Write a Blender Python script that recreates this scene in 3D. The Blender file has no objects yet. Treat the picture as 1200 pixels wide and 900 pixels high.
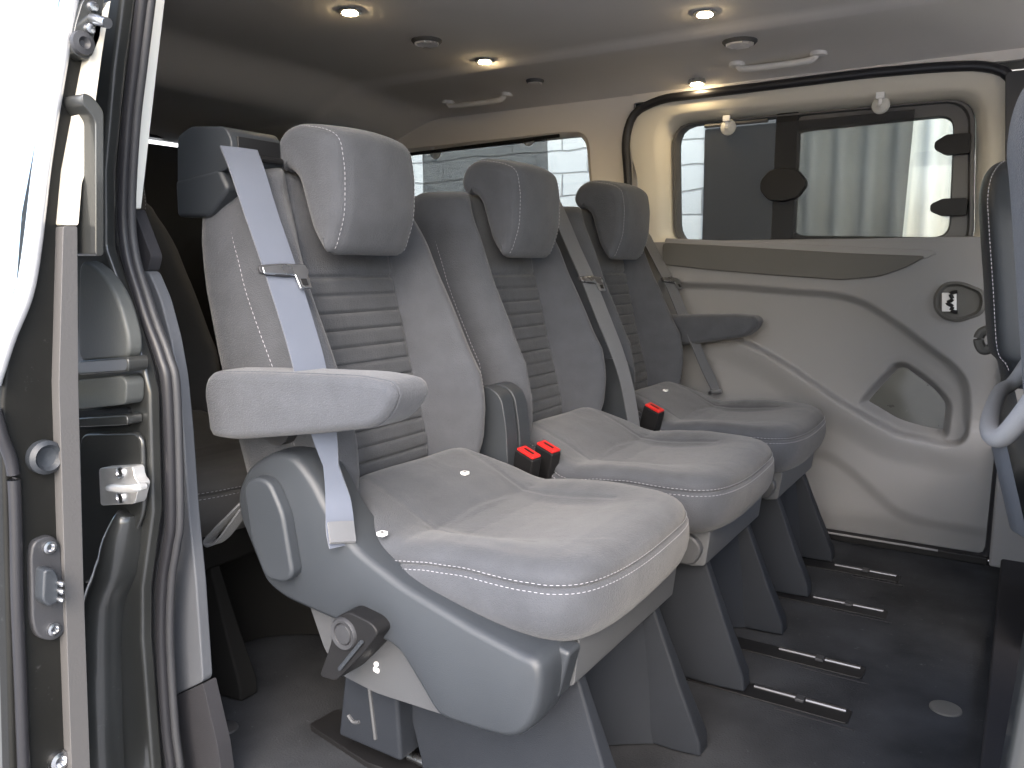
import bpy, bmesh, math, random
import numpy as np
from mathutils import Vector
random.seed(7)
C = bpy.context.scene.collection
S = 0.8                                   # drawing units (camera height = 1) to metres
sc = bpy.context.scene
# ------------------------------------------------------------------ camera
PITCH, YAW, FPX = math.radians(8.2), math.radians(32.2), 957.0
cam = bpy.data.cameras.new('camera'); co = bpy.data.objects.new('camera', cam); C.objects.link(co)
co.location = (0, 0, 1.0*S); co.rotation_euler = (math.pi/2-PITCH, 0, YAW)
cam.sensor_width = 36; cam.lens = FPX/1200*36; cam.clip_start = 0.02; cam.clip_end = 500
sc.camera = co
# ------------------------------------------------------------------ light
SUN_EL, SUN_AZ = math.radians(38), math.radians(-62)   # azimuth of the sun seen from the van, measured from +X
w = bpy.data.worlds.new('World'); sc.world = w; w.use_nodes = True
nt = w.node_tree; sky = nt.nodes.new('ShaderNodeTexSky'); sky.sky_type = 'NISHITA'; sky.sun_disc = False
sky.sun_elevation = SUN_EL; sky.sun_rotation = math.pi/2-SUN_AZ; sky.dust_density = 3; sky.air_density = 1.0; sky.ozone_density = 1.0
nt.links.new(sky.outputs[0], nt.nodes['Background'].inputs[0]); nt.nodes['Background'].inputs[1].default_value = 0.15
sl = bpy.data.lights.new('sun', 'SUN'); so = bpy.data.objects.new('sun', sl); C.objects.link(so)
sl.energy = 0.5; sl.angle = math.radians(60); sl.color = (1, .99, .975)
sd = Vector((math.cos(SUN_EL)*math.cos(SUN_AZ), math.cos(SUN_EL)*math.sin(SUN_AZ), math.sin(SUN_EL)))
so.rotation_euler = sd.to_track_quat('Z', 'Y').to_euler()
sc.view_settings.view_transform = 'Standard'; sc.view_settings.look = 'None'
sc.view_settings.exposure = 2.42; sc.view_settings.gamma = 1
sc.cycles.max_bounces = 10; sc.cycles.diffuse_bounces = 6; sc.cycles.transparent_max_bounces = 16

# ------------------------------------------------------------------ pixel helpers (points from image pixels cast onto planes of the van)
_f = np.array([-math.sin(YAW)*math.cos(PITCH), math.cos(YAW)*math.cos(PITCH), -math.sin(PITCH)])
_r = np.cross(_f, [0, 0, 1]); _r /= np.linalg.norm(_r); _u = np.cross(_r, _f); _c = np.array([0, 0, 1.0])
def _ray(px, py): return _f*FPX + _r*(px-600) - _u*(py-450)
def atY(px, py, y): d = _ray(px, py); t = (y-_c[1])/d[1]; p = _c+t*d; return (float(p[0]), float(y), float(p[2]))
def atX(px, py, x): d = _ray(px, py); t = (x-_c[0])/d[0]; p = _c+t*d; return (float(x), float(p[1]), float(p[2]))
def atZ(px, py, z): d = _ray(px, py); t = (z-_c[2])/d[2]; p = _c+t*d; return (float(p[0]), float(p[1]), float(z))
def xzY(pts, y): return [(atY(a, b, y)[0], atY(a, b, y)[2]) for a, b in pts]
def sst(a, b, x):
    t = np.clip((x-a)/(b-a), 0, 1); return t*t*(3-2*t)

# ------------------------------------------------------------------ materials
def mat(name, col, rough=.6, metal=0, bump=0, bscale=300, var=0, vscale=8, sheen=0, coat=0, spec=.5, dirt=0, wr=0):
    m = bpy.data.materials.new(name); m.use_nodes = True; n = m.node_tree.nodes; l = m.node_tree.links
    b = n['Principled BSDF']; b.inputs['Roughness'].default_value = rough; b.inputs['Metallic'].default_value = metal
    b.inputs['Base Color'].default_value = (*col, 1); b.inputs['Specular IOR Level'].default_value = spec
    if sheen: b.inputs['Sheen Weight'].default_value = sheen; b.inputs['Sheen Roughness'].default_value = .4
    if coat: b.inputs['Coat Weight'].default_value = coat; b.inputs['Coat Roughness'].default_value = .08
    tc = n.new('ShaderNodeTexCoord')
    if var:
        nz = n.new('ShaderNodeTexNoise'); nz.inputs['Scale'].default_value = vscale; nz.inputs['Detail'].default_value = 6
        l.new(tc.outputs['Object'], nz.inputs['Vector'])
        rp = n.new('ShaderNodeValToRGB'); rp.color_ramp.elements[0].position = .3; rp.color_ramp.elements[1].position = .7
        rp.color_ramp.elements[0].color = (*[c*(1-var) for c in col], 1); rp.color_ramp.elements[1].color = (*[min(1, c*(1+var)) for c in col], 1)
        l.new(nz.outputs['Fac'], rp.inputs[0]); last = rp.outputs[0]
        if dirt:
            n3 = n.new('ShaderNodeTexNoise'); n3.inputs['Scale'].default_value = 38; n3.inputs['Detail'].default_value = 10; n3.inputs['Roughness'].default_value = .75
            l.new(tc.outputs['Object'], n3.inputs['Vector'])
            r3 = n.new('ShaderNodeValToRGB'); r3.color_ramp.elements[0].position = .62; r3.color_ramp.elements[1].position = .72
            l.new(n3.outputs['Fac'], r3.inputs[0])
            mx = n.new('ShaderNodeMix'); mx.data_type = 'RGBA'; mx.inputs['B'].default_value = (*[min(1, c*(1+dirt)+.03) for c in col], 1)
            l.new(r3.outputs[0], mx.inputs['Factor']); l.new(last, mx.inputs['A']); last = mx.outputs['Result']
        l.new(last, b.inputs['Base Color'])
        mr = n.new('ShaderNodeMapRange'); mr.inputs['To Min'].default_value = max(.03, rough-.08); mr.inputs['To Max'].default_value = min(1, rough+.08)
        l.new(nz.outputs['Fac'], mr.inputs['Value']); l.new(mr.outputs[0], b.inputs['Roughness'])
    last_n = None
    if wr:
        nw = n.new('ShaderNodeTexNoise'); nw.inputs['Scale'].default_value = 7; nw.inputs['Detail'].default_value = 3; nw.inputs['Distortion'].default_value = 1.2
        mpw = n.new('ShaderNodeMapping'); mpw.inputs['Scale'].default_value = (1.2, 1.4, 1.2); l.new(tc.outputs['Object'], mpw.inputs[0]); l.new(mpw.outputs[0], nw.inputs['Vector'])
        bw = n.new('ShaderNodeBump'); bw.inputs['Strength'].default_value = wr; bw.inputs['Distance'].default_value = .012
        l.new(nw.outputs['Fac'], bw.inputs['Height']); last_n = bw.outputs[0]; l.new(last_n, b.inputs['Normal'])
    if bump:
        n2 = n.new('ShaderNodeTexNoise'); n2.inputs['Scale'].default_value = bscale; n2.inputs['Detail'].default_value = 3
        l.new(tc.outputs['Object'], n2.inputs['Vector'])
        bp = n.new('ShaderNodeBump'); bp.inputs['Strength'].default_value = bump; bp.inputs['Distance'].default_value = .0015
        l.new(n2.outputs['Fac'], bp.inputs['Height'])
        if last_n: l.new(last_n, bp.inputs['Normal'])
        l.new(bp.outputs[0], b.inputs['Normal'])
    return m
def glassmat(name, trans, gloss=.06, tint=(1, 1, 1)):
    m = bpy.data.materials.new(name); m.use_nodes = True; n = m.node_tree.nodes; l = m.node_tree.links
    n.remove(n['Principled BSDF']); out = n['Material Output']
    t = n.new('ShaderNodeBsdfTransparent'); t.inputs[0].default_value = (*[trans*c for c in tint], 1)
    g = n.new('ShaderNodeBsdfGlossy'); g.inputs['Roughness'].default_value = .02
    fr = n.new('ShaderNodeFresnel'); fr.inputs[0].default_value = 1.5
    mx = n.new('ShaderNodeMixShader'); l.new(fr.outputs[0], mx.inputs[0]); l.new(t.outputs[0], mx.inputs[1]); l.new(g.outputs[0], mx.inputs[2])
    l.new(mx.outputs[0], out.inputs[0]); return m
def meshmat(name, trans, col):
    m = bpy.data.materials.new(name); m.use_nodes = True; n = m.node_tree.nodes; l = m.node_tree.links
    n.remove(n['Principled BSDF']); out = n['Material Output']
    t = n.new('ShaderNodeBsdfTransparent'); d = n.new('ShaderNodeBsdfDiffuse'); d.inputs[0].default_value = (*col, 1)
    mx = n.new('ShaderNodeMixShader'); mx.inputs[0].default_value = 1-trans
    l.new(t.outputs[0], mx.inputs[1]); l.new(d.outputs[0], mx.inputs[2]); l.new(mx.outputs[0], out.inputs[0]); return m
def emis(name, col, st):
    m = bpy.data.materials.new(name); m.use_nodes = True; b = m.node_tree.nodes['Principled BSDF']
    b.inputs['Base Color'].default_value = (.9, .9, .9, 1); b.inputs['Emission Color'].default_value = (*col, 1); b.inputs['Emission Strength'].default_value = st; return m
M = dict(
    fabric=mat('grey seat fabric', (.070, .0745, .085), .97, bump=1.0, bscale=520, var=.09, vscale=22, sheen=.22, spec=.08, wr=.2),
    rib=mat('ribbed seat fabric', (.062, .066, .074), .97, bump=1.0, bscale=480, var=.09, vscale=22, sheen=.15, spec=.08, wr=.15),
    thread=mat('white thread', (.40, .40, .44), .8),
    tag=mat('white tag', (.8, .8, .8), .5),
    plastic=mat('blue grey moulded plastic', (.034, .039, .046), .38, bump=.35, bscale=1400, var=.06, vscale=5, spec=.5),
    legplastic=mat('dark blue grey leg plastic', (.019, .022, .028), .55, bump=.35, bscale=1200, var=.10, vscale=6, spec=.18),
    platep=mat('mid grey side plate', (.060, .063, .069), .55, bump=.3, bscale=1200, var=.06),
    black=mat('black plastic', (.011, .011, .012), .5, bump=.2, bscale=900, var=.1, spec=.25),
    dark=mat('charcoal plastic', (.035, .036, .04), .5, bump=.25, bscale=900, var=.1),
    rubber=mat('black rubber seal', (.020, .020, .023), .38, bump=.15, bscale=600, var=.12, vscale=4, spec=.4),
    webb=mat('blue grey belt webbing', (.080, .093, .125), .75, bump=.5, bscale=1500, var=.05, sheen=.3),
    webg=mat('grey belt webbing', (.10, .105, .115), .7, bump=.5, bscale=1500, var=.05, sheen=.3),
    steel=mat('satin steel', (.55, .56, .58), .28, metal=1, bump=.05, var=.08, vscale=30),
    white_steel=mat('zinc plated steel', (.75, .75, .74), .35, metal=.7, var=.1, vscale=40),
    red=mat('red button plastic', (.55, .02, .02), .35),
    trim=mat('warm grey door trim', (.228, .226, .230), .78, bump=.35, bscale=1100, var=.03, vscale=3, spec=.3),
    trimdark=mat('dark grey belt trim', (.085, .083, .078), .7, bump=.3, bscale=1000, var=.05),
    ivory=mat('ivory window surround', (.60, .57, .49), .6, bump=.15, bscale=900, var=.02),
    headl=mat('headliner cloth', (.72, .68, .63), .97, bump=.5, bscale=700, var=.04, vscale=2, spec=.1),
    pil=mat('grey pillar trim', (.082, .088, .10), .6, bump=.3, bscale=1100, var=.03),
    pild=mat('dark pillar foot trim', (.028, .028, .032), .75, bump=.4, bscale=900, var=.06, spec=.2),
    floor=mat('dark floor carpet', (.031, .033, .037), .95, bump=.9, bscale=260, var=.35, vscale=7, dirt=1.3, spec=.12),
    slot=mat('black slot', (.006, .006, .007), .5),
    frameg=mat('grey window frame', (.085, .085, .087), .5, var=.05),
    paint=mat('dark olive grey car paint', (.062, .064, .058), .30, metal=.35, bump=.03, bscale=60, var=.10, vscale=12, coat=.8, dirt=.5),
    jamb=mat('olive grey jamb paint', (.045, .047, .046), .34, metal=.35, bump=.03, var=.10, vscale=10, coat=.6, dirt=.35),
    ppale=mat('pale grey jamb plastic', (.075, .08, .078), .5, var=.06, bump=.2),
    glass=glassmat('tinted window glass', .62, tint=(.95, 1, 1)),
    doorglass=glassmat('door glass', .62, tint=(.95, 1, .98)),
    blind=meshmat('charcoal blind mesh', .45, (.05, .052, .056)),
    cup=meshmat('clear suction cup', .35, (.75, .75, .72)),
    lamp=emis('lit lamp lens', (1, .76, .44), 32),
    asphalt=mat('grey concrete', (.34, .345, .35), .85, bump=.6, bscale=80, var=.15, vscale=2, dirt=.2),
    board=mat('dark grey painted board', (.09, .093, .10), .6, var=.08, vscale=2),
    leaf=mat('leaves', (.07, .10, .035), .6, var=.3, vscale=20),
    bark=mat('twigs', (.12, .09, .06), .9),
)
def brickmat():
    m = mat('whitewashed brick', (.7, .7, .7), .8); n = m.node_tree.nodes; l = m.node_tree.links; b = n['Principled BSDF']
    tc = n.new('ShaderNodeTexCoord'); mp = n.new('ShaderNodeMapping'); mp.inputs['Rotation'].default_value = (math.pi/2, 0, 0)
    l.new(tc.outputs['Object'], mp.inputs[0])
    nz = n.new('ShaderNodeTexNoise'); nz.inputs['Scale'].default_value = 7; nz.inputs['Detail'].default_value = 5; l.new(tc.outputs['Object'], nz.inputs[0])
    mx0 = n.new('ShaderNodeMix'); mx0.data_type = 'RGBA'; mx0.blend_type = 'ADD'; mx0.inputs['Factor'].default_value = .035
    l.new(mp.outputs[0], mx0.inputs['A']); l.new(nz.outputs['Color'], mx0.inputs['B'])
    bt = n.new('ShaderNodeTexBrick'); l.new(mx0.outputs['Result'], bt.inputs['Vector'])
    bt.inputs['Scale'].default_value = 1; bt.inputs['Brick Width'].default_value = .30; bt.inputs['Row Height'].default_value = .115; bt.inputs['Mortar Size'].default_value = .006
    bt.inputs['Mortar Smooth'].default_value = .6
    bt.inputs['Color1'].default_value = (.66, .69, .70, 1); bt.inputs['Color2'].default_value = (.60, .63, .65, 1); bt.inputs['Mortar'].default_value = (.36, .37, .38, 1)
    l.new(bt.outputs[0], b.inputs['Base Color'])
    bp = n.new('ShaderNodeBump'); bp.inputs['Distance'].default_value = .01; bp.inputs['Strength'].default_value = .7; bp.invert = True
    l.new(bt.outputs['Fac'], bp.inputs['Height']); l.new(bp.outputs[0], b.inputs['Normal']); return m
M['handle'] = mat('grey grab handle', (.72, .70, .66), .5)
M['white'] = mat('ivory trim with painted daylight', (.85, .85, .80), .5)  # lighter copy of the ivory trim, strong daylight painted into its colour
M['val'] = mat('grey seat valance', (.085, .09, .098), .6, bump=.3, bscale=1000)
M['edge'] = mat('black door edge paint', (.010, .010, .009), .5, var=.2, dirt=1.0, bump=.1, spec=.22)
M['edge_glint'] = mat('painted highlight on skin edge', (.62, .63, .65), .25, metal=.5)  # pale metal colour paints the highlight along the door skin
M['rod'] = mat('dull dark steel rod', (.17, .17, .18), .4, metal=1)
M['strip'] = mat('grey door edge trim', (.085, .083, .083), .6, bump=.2)
M['brick'] = brickmat()
M['privacy'] = mat('mirror-like privacy glass', (.85, .87, .86), .06, metal=.9)
M['privacy'].node_tree.nodes['Principled BSDF'].inputs['IOR'].default_value = 2.4
M['corr'] = mat('corrugated painted steel', (.66, .68, .67), .55, var=.12, vscale=3, bump=.1)

# ------------------------------------------------------------------ object helpers
ORG = {}
def root_of(o):
    while o.parent: o = o.parent
    return o
def tag(o, label=None, cat=None, group=None, kind=None):
    if label: o['label'] = label
    if cat: o['category'] = cat
    if group: o['group'] = group
    if kind: o['kind'] = kind
    return o
def thing(name, label, cat, base=(0, 0, 0), group=None):
    o = bpy.data.objects.new(name, None); C.objects.link(o); o.empty_display_size = .1
    o.location = Vector(base)*S; ORG[o.name] = Vector(base); return tag(o, label, cat, group)
def mesh(name, VF, m, parent=None, smooth=35, bevel=0, seg=3, sub=0, label=None):
    V, F = VF
    org = ORG.get(root_of(parent).name, Vector((0, 0, 0))) if parent else Vector((0, 0, 0))
    me = bpy.data.meshes.new(name); V = np.asarray(V, dtype=float)
    me.from_pydata(((V-np.array(org))*S).tolist(), [], [tuple(int(i) for i in f) for f in F])
    bm = bmesh.new(); bm.from_mesh(me); bmesh.ops.recalc_face_normals(bm, faces=bm.faces); bm.to_mesh(me); bm.free()
    o = bpy.data.objects.new(name, me); C.objects.link(o)
    if isinstance(m, (list, tuple)):
        for k in m: me.materials.append(M[k])
    else: me.materials.append(M[m])
    if smooth:
        me.shade_smooth(); me.set_sharp_from_angle(angle=math.radians(smooth))
    if bevel:
        bv = o.modifiers.new('bevel', 'BEVEL'); bv.width = bevel*S; bv.segments = seg; bv.limit_method = 'ANGLE'; bv.angle_limit = math.radians(30); bv.harden_normals = True
        me.shade_smooth()
    if sub:
        ss = o.modifiers.new('sub', 'SUBSURF'); ss.levels = sub; ss.render_levels = sub
    if parent: o.parent = parent
    if label: o['label'] = label
    return o
def join(*vfs):
    V, F = [], []
    for v, f in vfs:
        k = len(V); V += [tuple(p) for p in v]; F += [[i+k for i in q] for q in f]
    return V, F
def box(x0, x1, y0, y1, z0, z1):
    V = [(x, y, z) for x in (x0, x1) for y in (y0, y1) for z in (z0, z1)]
    return V, [(0, 1, 3, 2), (4, 6, 7, 5), (0, 4, 5, 1), (2, 3, 7, 6), (0, 2, 6, 4), (1, 5, 7, 3)]
def prism(pts, c0, c1, axis='y', inset=0):
    n = len(pts); V = []
    for k, c in enumerate((c0, c1)):
        for a, b in pts:
            V.append({'y': (a, c, b), 'x': (c, a, b), 'z': (a, b, c)}[axis])
    F = [list(range(n)), list(range(2*n-1, n-1, -1))]+[[i, (i+1) % n, n+(i+1) % n, n+i] for i in range(n)]
    return V, F
def spline(P, n=8, closed=False):
    P = [np.array(p, float) for p in P]; N = len(P); out = []
    rng = range(N) if closed else range(N-1)
    for i in rng:
        if closed: a, b, c, d = P[(i-1) % N], P[i], P[(i+1) % N], P[(i+2) % N]
        else: a, b, c, d = P[max(i-1, 0)], P[i], P[i+1], P[min(i+2, N-1)]
        for k in range(n):
            t = k/n; out.append(.5*((2*b)+(-a+c)*t+(2*a-5*b+4*c-d)*t*t+(-a+3*b-3*c+d)*t**3))
    if not closed: out.append(P[-1])
    return out
def roundpoly(P, r, n=6):
    P = [np.array(p, float) for p in P]; N = len(P); out = []
    for i in range(N):
        ri = r[i] if isinstance(r, (list, tuple)) else r
        p = P[i]; a = P[i-1]-p; b = P[(i+1) % N]-p; la, lb = np.linalg.norm(a), np.linalg.norm(b)
        d = min(ri, la*.49, lb*.49)
        if d < 1e-5: out.append(tuple(p)); continue
        s, e = p+a/la*d, p+b/lb*d
        for k in range(n+1):
            t = k/n; q = (1-t)**2*s+2*t*(1-t)*p+t*t*e; out.append(tuple(q))
    return out
def resample(P, n):
    P = [np.array(p, float) for p in P]; P2 = P+[P[0]]
    L = np.cumsum([0]+[np.linalg.norm(P2[i+1]-P2[i]) for i in range(len(P))]); out = []
    for k in range(n):
        t = L[-1]*k/n; i = int(np.searchsorted(L, t, 'right'))-1; i = min(i, len(P)-1)
        u = (t-L[i])/max(L[i+1]-L[i], 1e-9); out.append(tuple(P2[i]*(1-u)+P2[i+1]*u))
    return out
def loft(rings, cap0=True, cap1=True, close=True):
    n = len(rings[0]); V = [tuple(p) for r in rings for p in r]; F = []
    for k in range(len(rings)-1):
        for i in range(n if close else n-1):
            j = (i+1) % n; F.append([k*n+i, k*n+j, (k+1)*n+j, (k+1)*n+i])
    if cap0: F.append(list(range(n))[::-1])
    if cap1: F.append([(len(rings)-1)*n+i for i in range(n)])
    return V, F
def frames(path):
    path = [Vector(p) for p in path]; T = []
    for i in range(len(path)):
        a = path[max(i-1, 0)]; b = path[min(i+1, len(path)-1)]; T.append((b-a).normalized())
    return path, T
def tube(path, r, n=10, sx=1.0, ref=(0, 0, 1)):
    path, T = frames(path); rings = []; ref = Vector(ref)
    for i, (p, t) in enumerate(zip(path, T)):
        u = t.cross(ref); u = u.normalized() if u.length > 1e-4 else t.orthogonal().normalized(); v = u.cross(t).normalized()
        rr = r[i] if isinstance(r, (list, tuple)) else r
        rings.append([p+u*math.cos(2*math.pi*k/n)*rr*sx+v*math.sin(2*math.pi*k/n)*rr for k in range(n)])
    return loft(rings)
def strip(path, wdir, w, th):
    """webbing: path centre line, width direction per point or one, width, thickness"""
    path, T = frames(path); rings = []
    for i, (p, t) in enumerate(zip(path, T)):
        wd = Vector(wdir[i] if isinstance(wdir, list) else wdir); wd = (wd-t*wd.dot(t)).normalized(); nn = t.cross(wd)
        ww = w[i] if isinstance(w, (list, tuple)) else w
        rings.append([p+wd*ww/2+nn*th/2, p+nn*th*.7, p-wd*ww/2+nn*th/2, p-wd*ww/2-nn*th/2, p-nn*th*.4, p+wd*ww/2-nn*th/2])
    return loft(rings)
def lathe(c, axis, prof, n=24):
    """prof: list of (radius, height along axis)"""
    ax = Vector(axis).normalized(); u = ax.orthogonal().normalized(); v = ax.cross(u); c = Vector(c)
    rings = [[c+ax*h+u*math.cos(2*math.pi*k/n)*r+v*math.sin(2*math.pi*k/n)*r for k in range(n)] for r, h in prof]
    return loft(rings)
def stitches(path, L=.0058, gap=.0042, r=.0006):
    path = [np.array(p, float) for p in path]; vf = []; acc = 0
    cum = np.cumsum([0]+[np.linalg.norm(path[i+1]-path[i]) for i in range(len(path)-1)]); tot = cum[-1]; s = 0
    def at(t):
        i = min(int(np.searchsorted(cum, t, 'right'))-1, len(path)-2); u = (t-cum[i])/max(cum[i+1]-cum[i], 1e-9); return path[i]*(1-u)+path[i+1]*u
    while s+L < tot:
        vf.append(tube([at(s), at(s+L*.5), at(s+L)], [r*.7, r, r*.7], 5)); s += L+gap
    return join(*vf)
def copy_tree(o, parent=None):
    c = o.copy(); C.objects.link(c); c.parent = parent
    if parent is None: ORG[c.name] = ORG.get(o.name, Vector((0, 0, 0)))
    for ch in list(o.children): copy_tree(ch, c)
    return c

# ================================================================== OUTSIDE SETTING
def gridxy(x0, x1, y0, y1, z, nx=2, ny=2):
    V = [(x0+(x1-x0)*i/(nx-1), y0+(y1-y0)*j/(ny-1), z) for j in range(ny) for i in range(nx)]
    return V, [(j*nx+i, j*nx+i+1, (j+1)*nx+i+1, (j+1)*nx+i) for j in range(ny-1) for i in range(nx-1)]
g = mesh('ground', gridxy(-150, 150, -150, 150, -.45), 'asphalt', smooth=0); tag(g, kind='structure')
YB = 4.7
bx1 = atY(826, 200, YB)[0]; cx0 = atY(912, 200, YB)[0]
bw = thing('brick_wall', 'white painted brick wall seen through the side windows', 'wall', (-5, YB, -.45))
mesh('wall_face', box(-12, bx1, YB, YB+.25, -.45, 3.4), 'brick', bw, smooth=0)
mesh('coping', box(-12.03, bx1+.02, YB-.03, YB+.28, 3.4, 3.47), 'board', bw, smooth=0)
bd = thing('board_panel', 'flat dark grey board between white brick wall and corrugated sheet', 'panel', (cx0, YB, -.45))
mesh('sheet', box(bx1+.004, cx0-.004, YB-.02, YB+.1, -.45, 3.3), 'board', bd, smooth=0)
mesh('cap_rail', box(bx1+.004, cx0-.004, YB-.05, YB+.12, 3.3, 3.36), 'frameg', bd, smooth=0)
cr = thing('corrugated_fence', 'pale corrugated metal sheet fence outside the sliding window', 'fence', (1, YB, -.45))
n = 700; top = []; xs = np.linspace(cx0, 9, n)
def cz(x): return YB+.05+.045*np.tanh(2.2*np.sin(x*2*math.pi/.145))
V = [(x, cz(x), z) for z in (-.45, 3.3) for x in xs]+[(x, cz(x)+.02, z) for z in (-.45, 3.3) for x in xs]
F = [(i, i+1, n+i+1, n+i) for i in range(n-1)]+[(2*n+i, 3*n+i, 3*n+i+1, 2*n+i+1) for i in range(n-1)]+[(n+i, n+i+1, 3*n+i+1, 3*n+i) for i in range(n-1)]
mesh('corrugated_sheet', (V, F), 'corr', cr, smooth=60)
mesh('rail', box(cx0, 9, YB+.12, YB+.16, 3.0, 3.1), 'board', cr, smooth=0)
# shrub behind the open door, far left
sh = thing('shrub', 'sparse green shrub behind the open sliding door at far left', 'shrub', (-5.5, 1.9, -.45))
lf = []; tw = []
for k in range(26):
    a = random.uniform(0, 2*math.pi); r = random.uniform(.1, .7); h = random.uniform(.8, 2.1)
    p0 = np.array((-5.5, 1.9, -.45)); p1 = p0+np.array((r*math.cos(a)*.5, r*math.sin(a)*.5, h*.55)); p2 = p0+np.array((r*math.cos(a), r*math.sin(a), h))
    tw.append(tube(spline([p0, p1, p2], 4), .012, 5))
    for q in range(46):
        t = random.uniform(.25, 1); p = p0*(1-t)+p2*t+np.array([random.gauss(0, .09) for _ in range(3)])
        d = Vector([random.gauss(0, 1) for _ in range(3)]).normalized()*.05; e = d.orthogonal().normalized()*.02; p = Vector(p)
        lf.append(([p, p+d*.5+e, p+d, p+d*.5-e], [(0, 1, 2, 3)]))
mesh('foliage', join(*lf), 'leaf', sh, smooth=0); mesh('twig', join(*tw), 'bark', sh)

# ================================================================== VAN
van = thing('minibus', 'van body round the seats, with door openings, headliner and grey trim', 'van', (-.7, 2.0, 0))
YN, YF = .95, 3.12                      # near and far inner trim planes
# floor
fl = mesh('floor_mat', box(-3.75, 1.7, YN-.14, YF+.03, -.06, 0), 'floor', van, smooth=0, bevel=.01)
mesh('sill', join(box(-1.2, .1, YN-.2, YN-.143, -.16, -.02)), 'dark', van, bevel=.012)
mesh('underbody', box(-3.8, 1.9, YN-.13, YF+.13, -.25, -.064), 'black', van, smooth=0)
# headliner
nx, ny = 150, 90; xs = np.linspace(-3.75, 1.2, nx); ys = np.linspace(YN-.10, YF+.02, ny)
V = []
for y in ys:
    for x in xs:
        e = min(y-(YN-.10), YF+.02-y)
        z = 1.745-.055*(1-min(e/.30, 1))**2.2-.018*float(sst(2.60, 2.66, y)) - .010*float(sst(1.46, 1.40, y))
        z -= .10*float(sst(-2.35, -2.75, x)) + .0
        V.append((x, y, z))
F = [(j*nx+i, j*nx+i+1, (j+1)*nx+i+1, (j+1)*nx+i) for j in range(ny-1) for i in range(nx-1)]
hl = mesh('headliner', (V, F), 'headl', van, smooth=60)
mesh('roof', join(box(-3.85, 1.3, YN-.16, YF+.16, 1.80, 1.86), box(-3.85, 1.3, YF+.03, YF+.16, 1.62, 1.80), box(-3.85, 1.3, YN-.16, YN-.11, 1.60, 1.80)), 'paint', van, smooth=0)

def ceil_z(x, y):
    e = min(y-(YN-.10), YF+.02-y)
    return 1.745-.055*(1-min(max(e, 0)/.30, 1))**2.2-.018*float(sst(2.60, 2.66, y))-.010*float(sst(1.46, 1.40, y))-.10*float(sst(-2.35, -2.75, x))
def hit_ceiling(px, py):
    z = 1.73
    for _ in range(25):
        p = atZ(px, py, z); z = .5*z+.5*ceil_z(p[0], min(max(p[1], YN), YF-.01))
    return atZ(px, py, z)
for px, py in ((410, 12), (826, 14), (568, 70), (836, 107)):
    p = hit_ceiling(px, py); p = (p[0], min(p[1], YF-.05), p[2])
    b_ = mesh('ceiling_lamp', lathe((p[0], p[1], p[2]+.01), (0, 0, -1), [(.030, 0), (.034, .010), (.034, .016), (.026, .018)], 28), 'steel', van)
    mesh('lens', lathe((p[0], p[1], p[2]+.008), (0, 0, -1), [(.025, 0), (.025, .012), (.022, .019), (.008, .022)], 24), 'lamp', b_)
for px, py, r in ((500, 47, .05), (867, 48, .055), (627, 94, .035)):
    p = hit_ceiling(px, py)
    v_ = mesh('air_vent', lathe((p[0], p[1], p[2]+.008), (0, 0, -1), [(r, 0), (r*1.02, .012), (r*.88, .020), (r*.85, .012), (r*.3, .010)], 32), 'trimdark', van)
    mesh('vent_slat', join(*[box(p[0]-math.sqrt((r*.8)**2-d*d), p[0]+math.sqrt((r*.8)**2-d*d), p[1]+d-.003, p[1]+d+.003, p[2]-.016, p[2]-.003) for d in np.linspace(-r*.7, r*.7, 6)]), 'headl', v_)
def grab(pa, pb, drop=.024):
    a, b = np.array(hit_ceiling(*pa)), np.array(hit_ceiling(*pb)); a[1] = b[1] = min((a[1]+b[1])/2, YF-.12)
    a[2] = ceil_z(a[0], a[1]); b[2] = ceil_z(b[0], b[1]); d = np.array((0, -.012, -drop)); u = (b-a)*.14
    path = spline([a+(0, 0, .01), a+d*.7+u*.35, a+d+u, (a+b)/2+d*1.08, b+d-u, b+d*.7-u*.35, b+(0, 0, .01)], 6)
    h_ = mesh('grab_handle', tube(path, .012, 10, sx=1.25), 'handle', van, smooth=60)
    for e_ in (a, b): mesh('end_cap', lathe(e_, (0, 0, -1), [(.03, -.01), (.028, .008), (.018, .012)], 16), 'handle', h_)
grab((874, 92), (968, 82)); grab((578, 142), (640, 134))

# ---------------- far sliding door
DY = YF
door_poly_px = [(741, 700), (738, 300), (737, 210), (733, 165), (742, 132), (775, 116), (900, 101), (1020, 86), (1100, 79), (1150, 77), (1182, 84), (1192, 110), (1186, 200), (1172, 480), (1160, 657)]
door_poly = xzY(door_poly_px, DY)
door_poly[0] = (door_poly[2][0], .01); door_poly[1] = (door_poly[2][0], 1.05)
door_poly[-1] = (-.045, .01); door_poly[-2] = (-.038, .6)
dloop = roundpoly(door_poly, .05, 4)
fd = mesh('sliding_door', prism([(-1.37, 0), (-1.37, 1.0), (-.05, 1.0), (-.05, 0)], DY+.09, DY+.13), 'paint', van, smooth=0, label='closed sliding door with ivory window surround on the far side')
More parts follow.
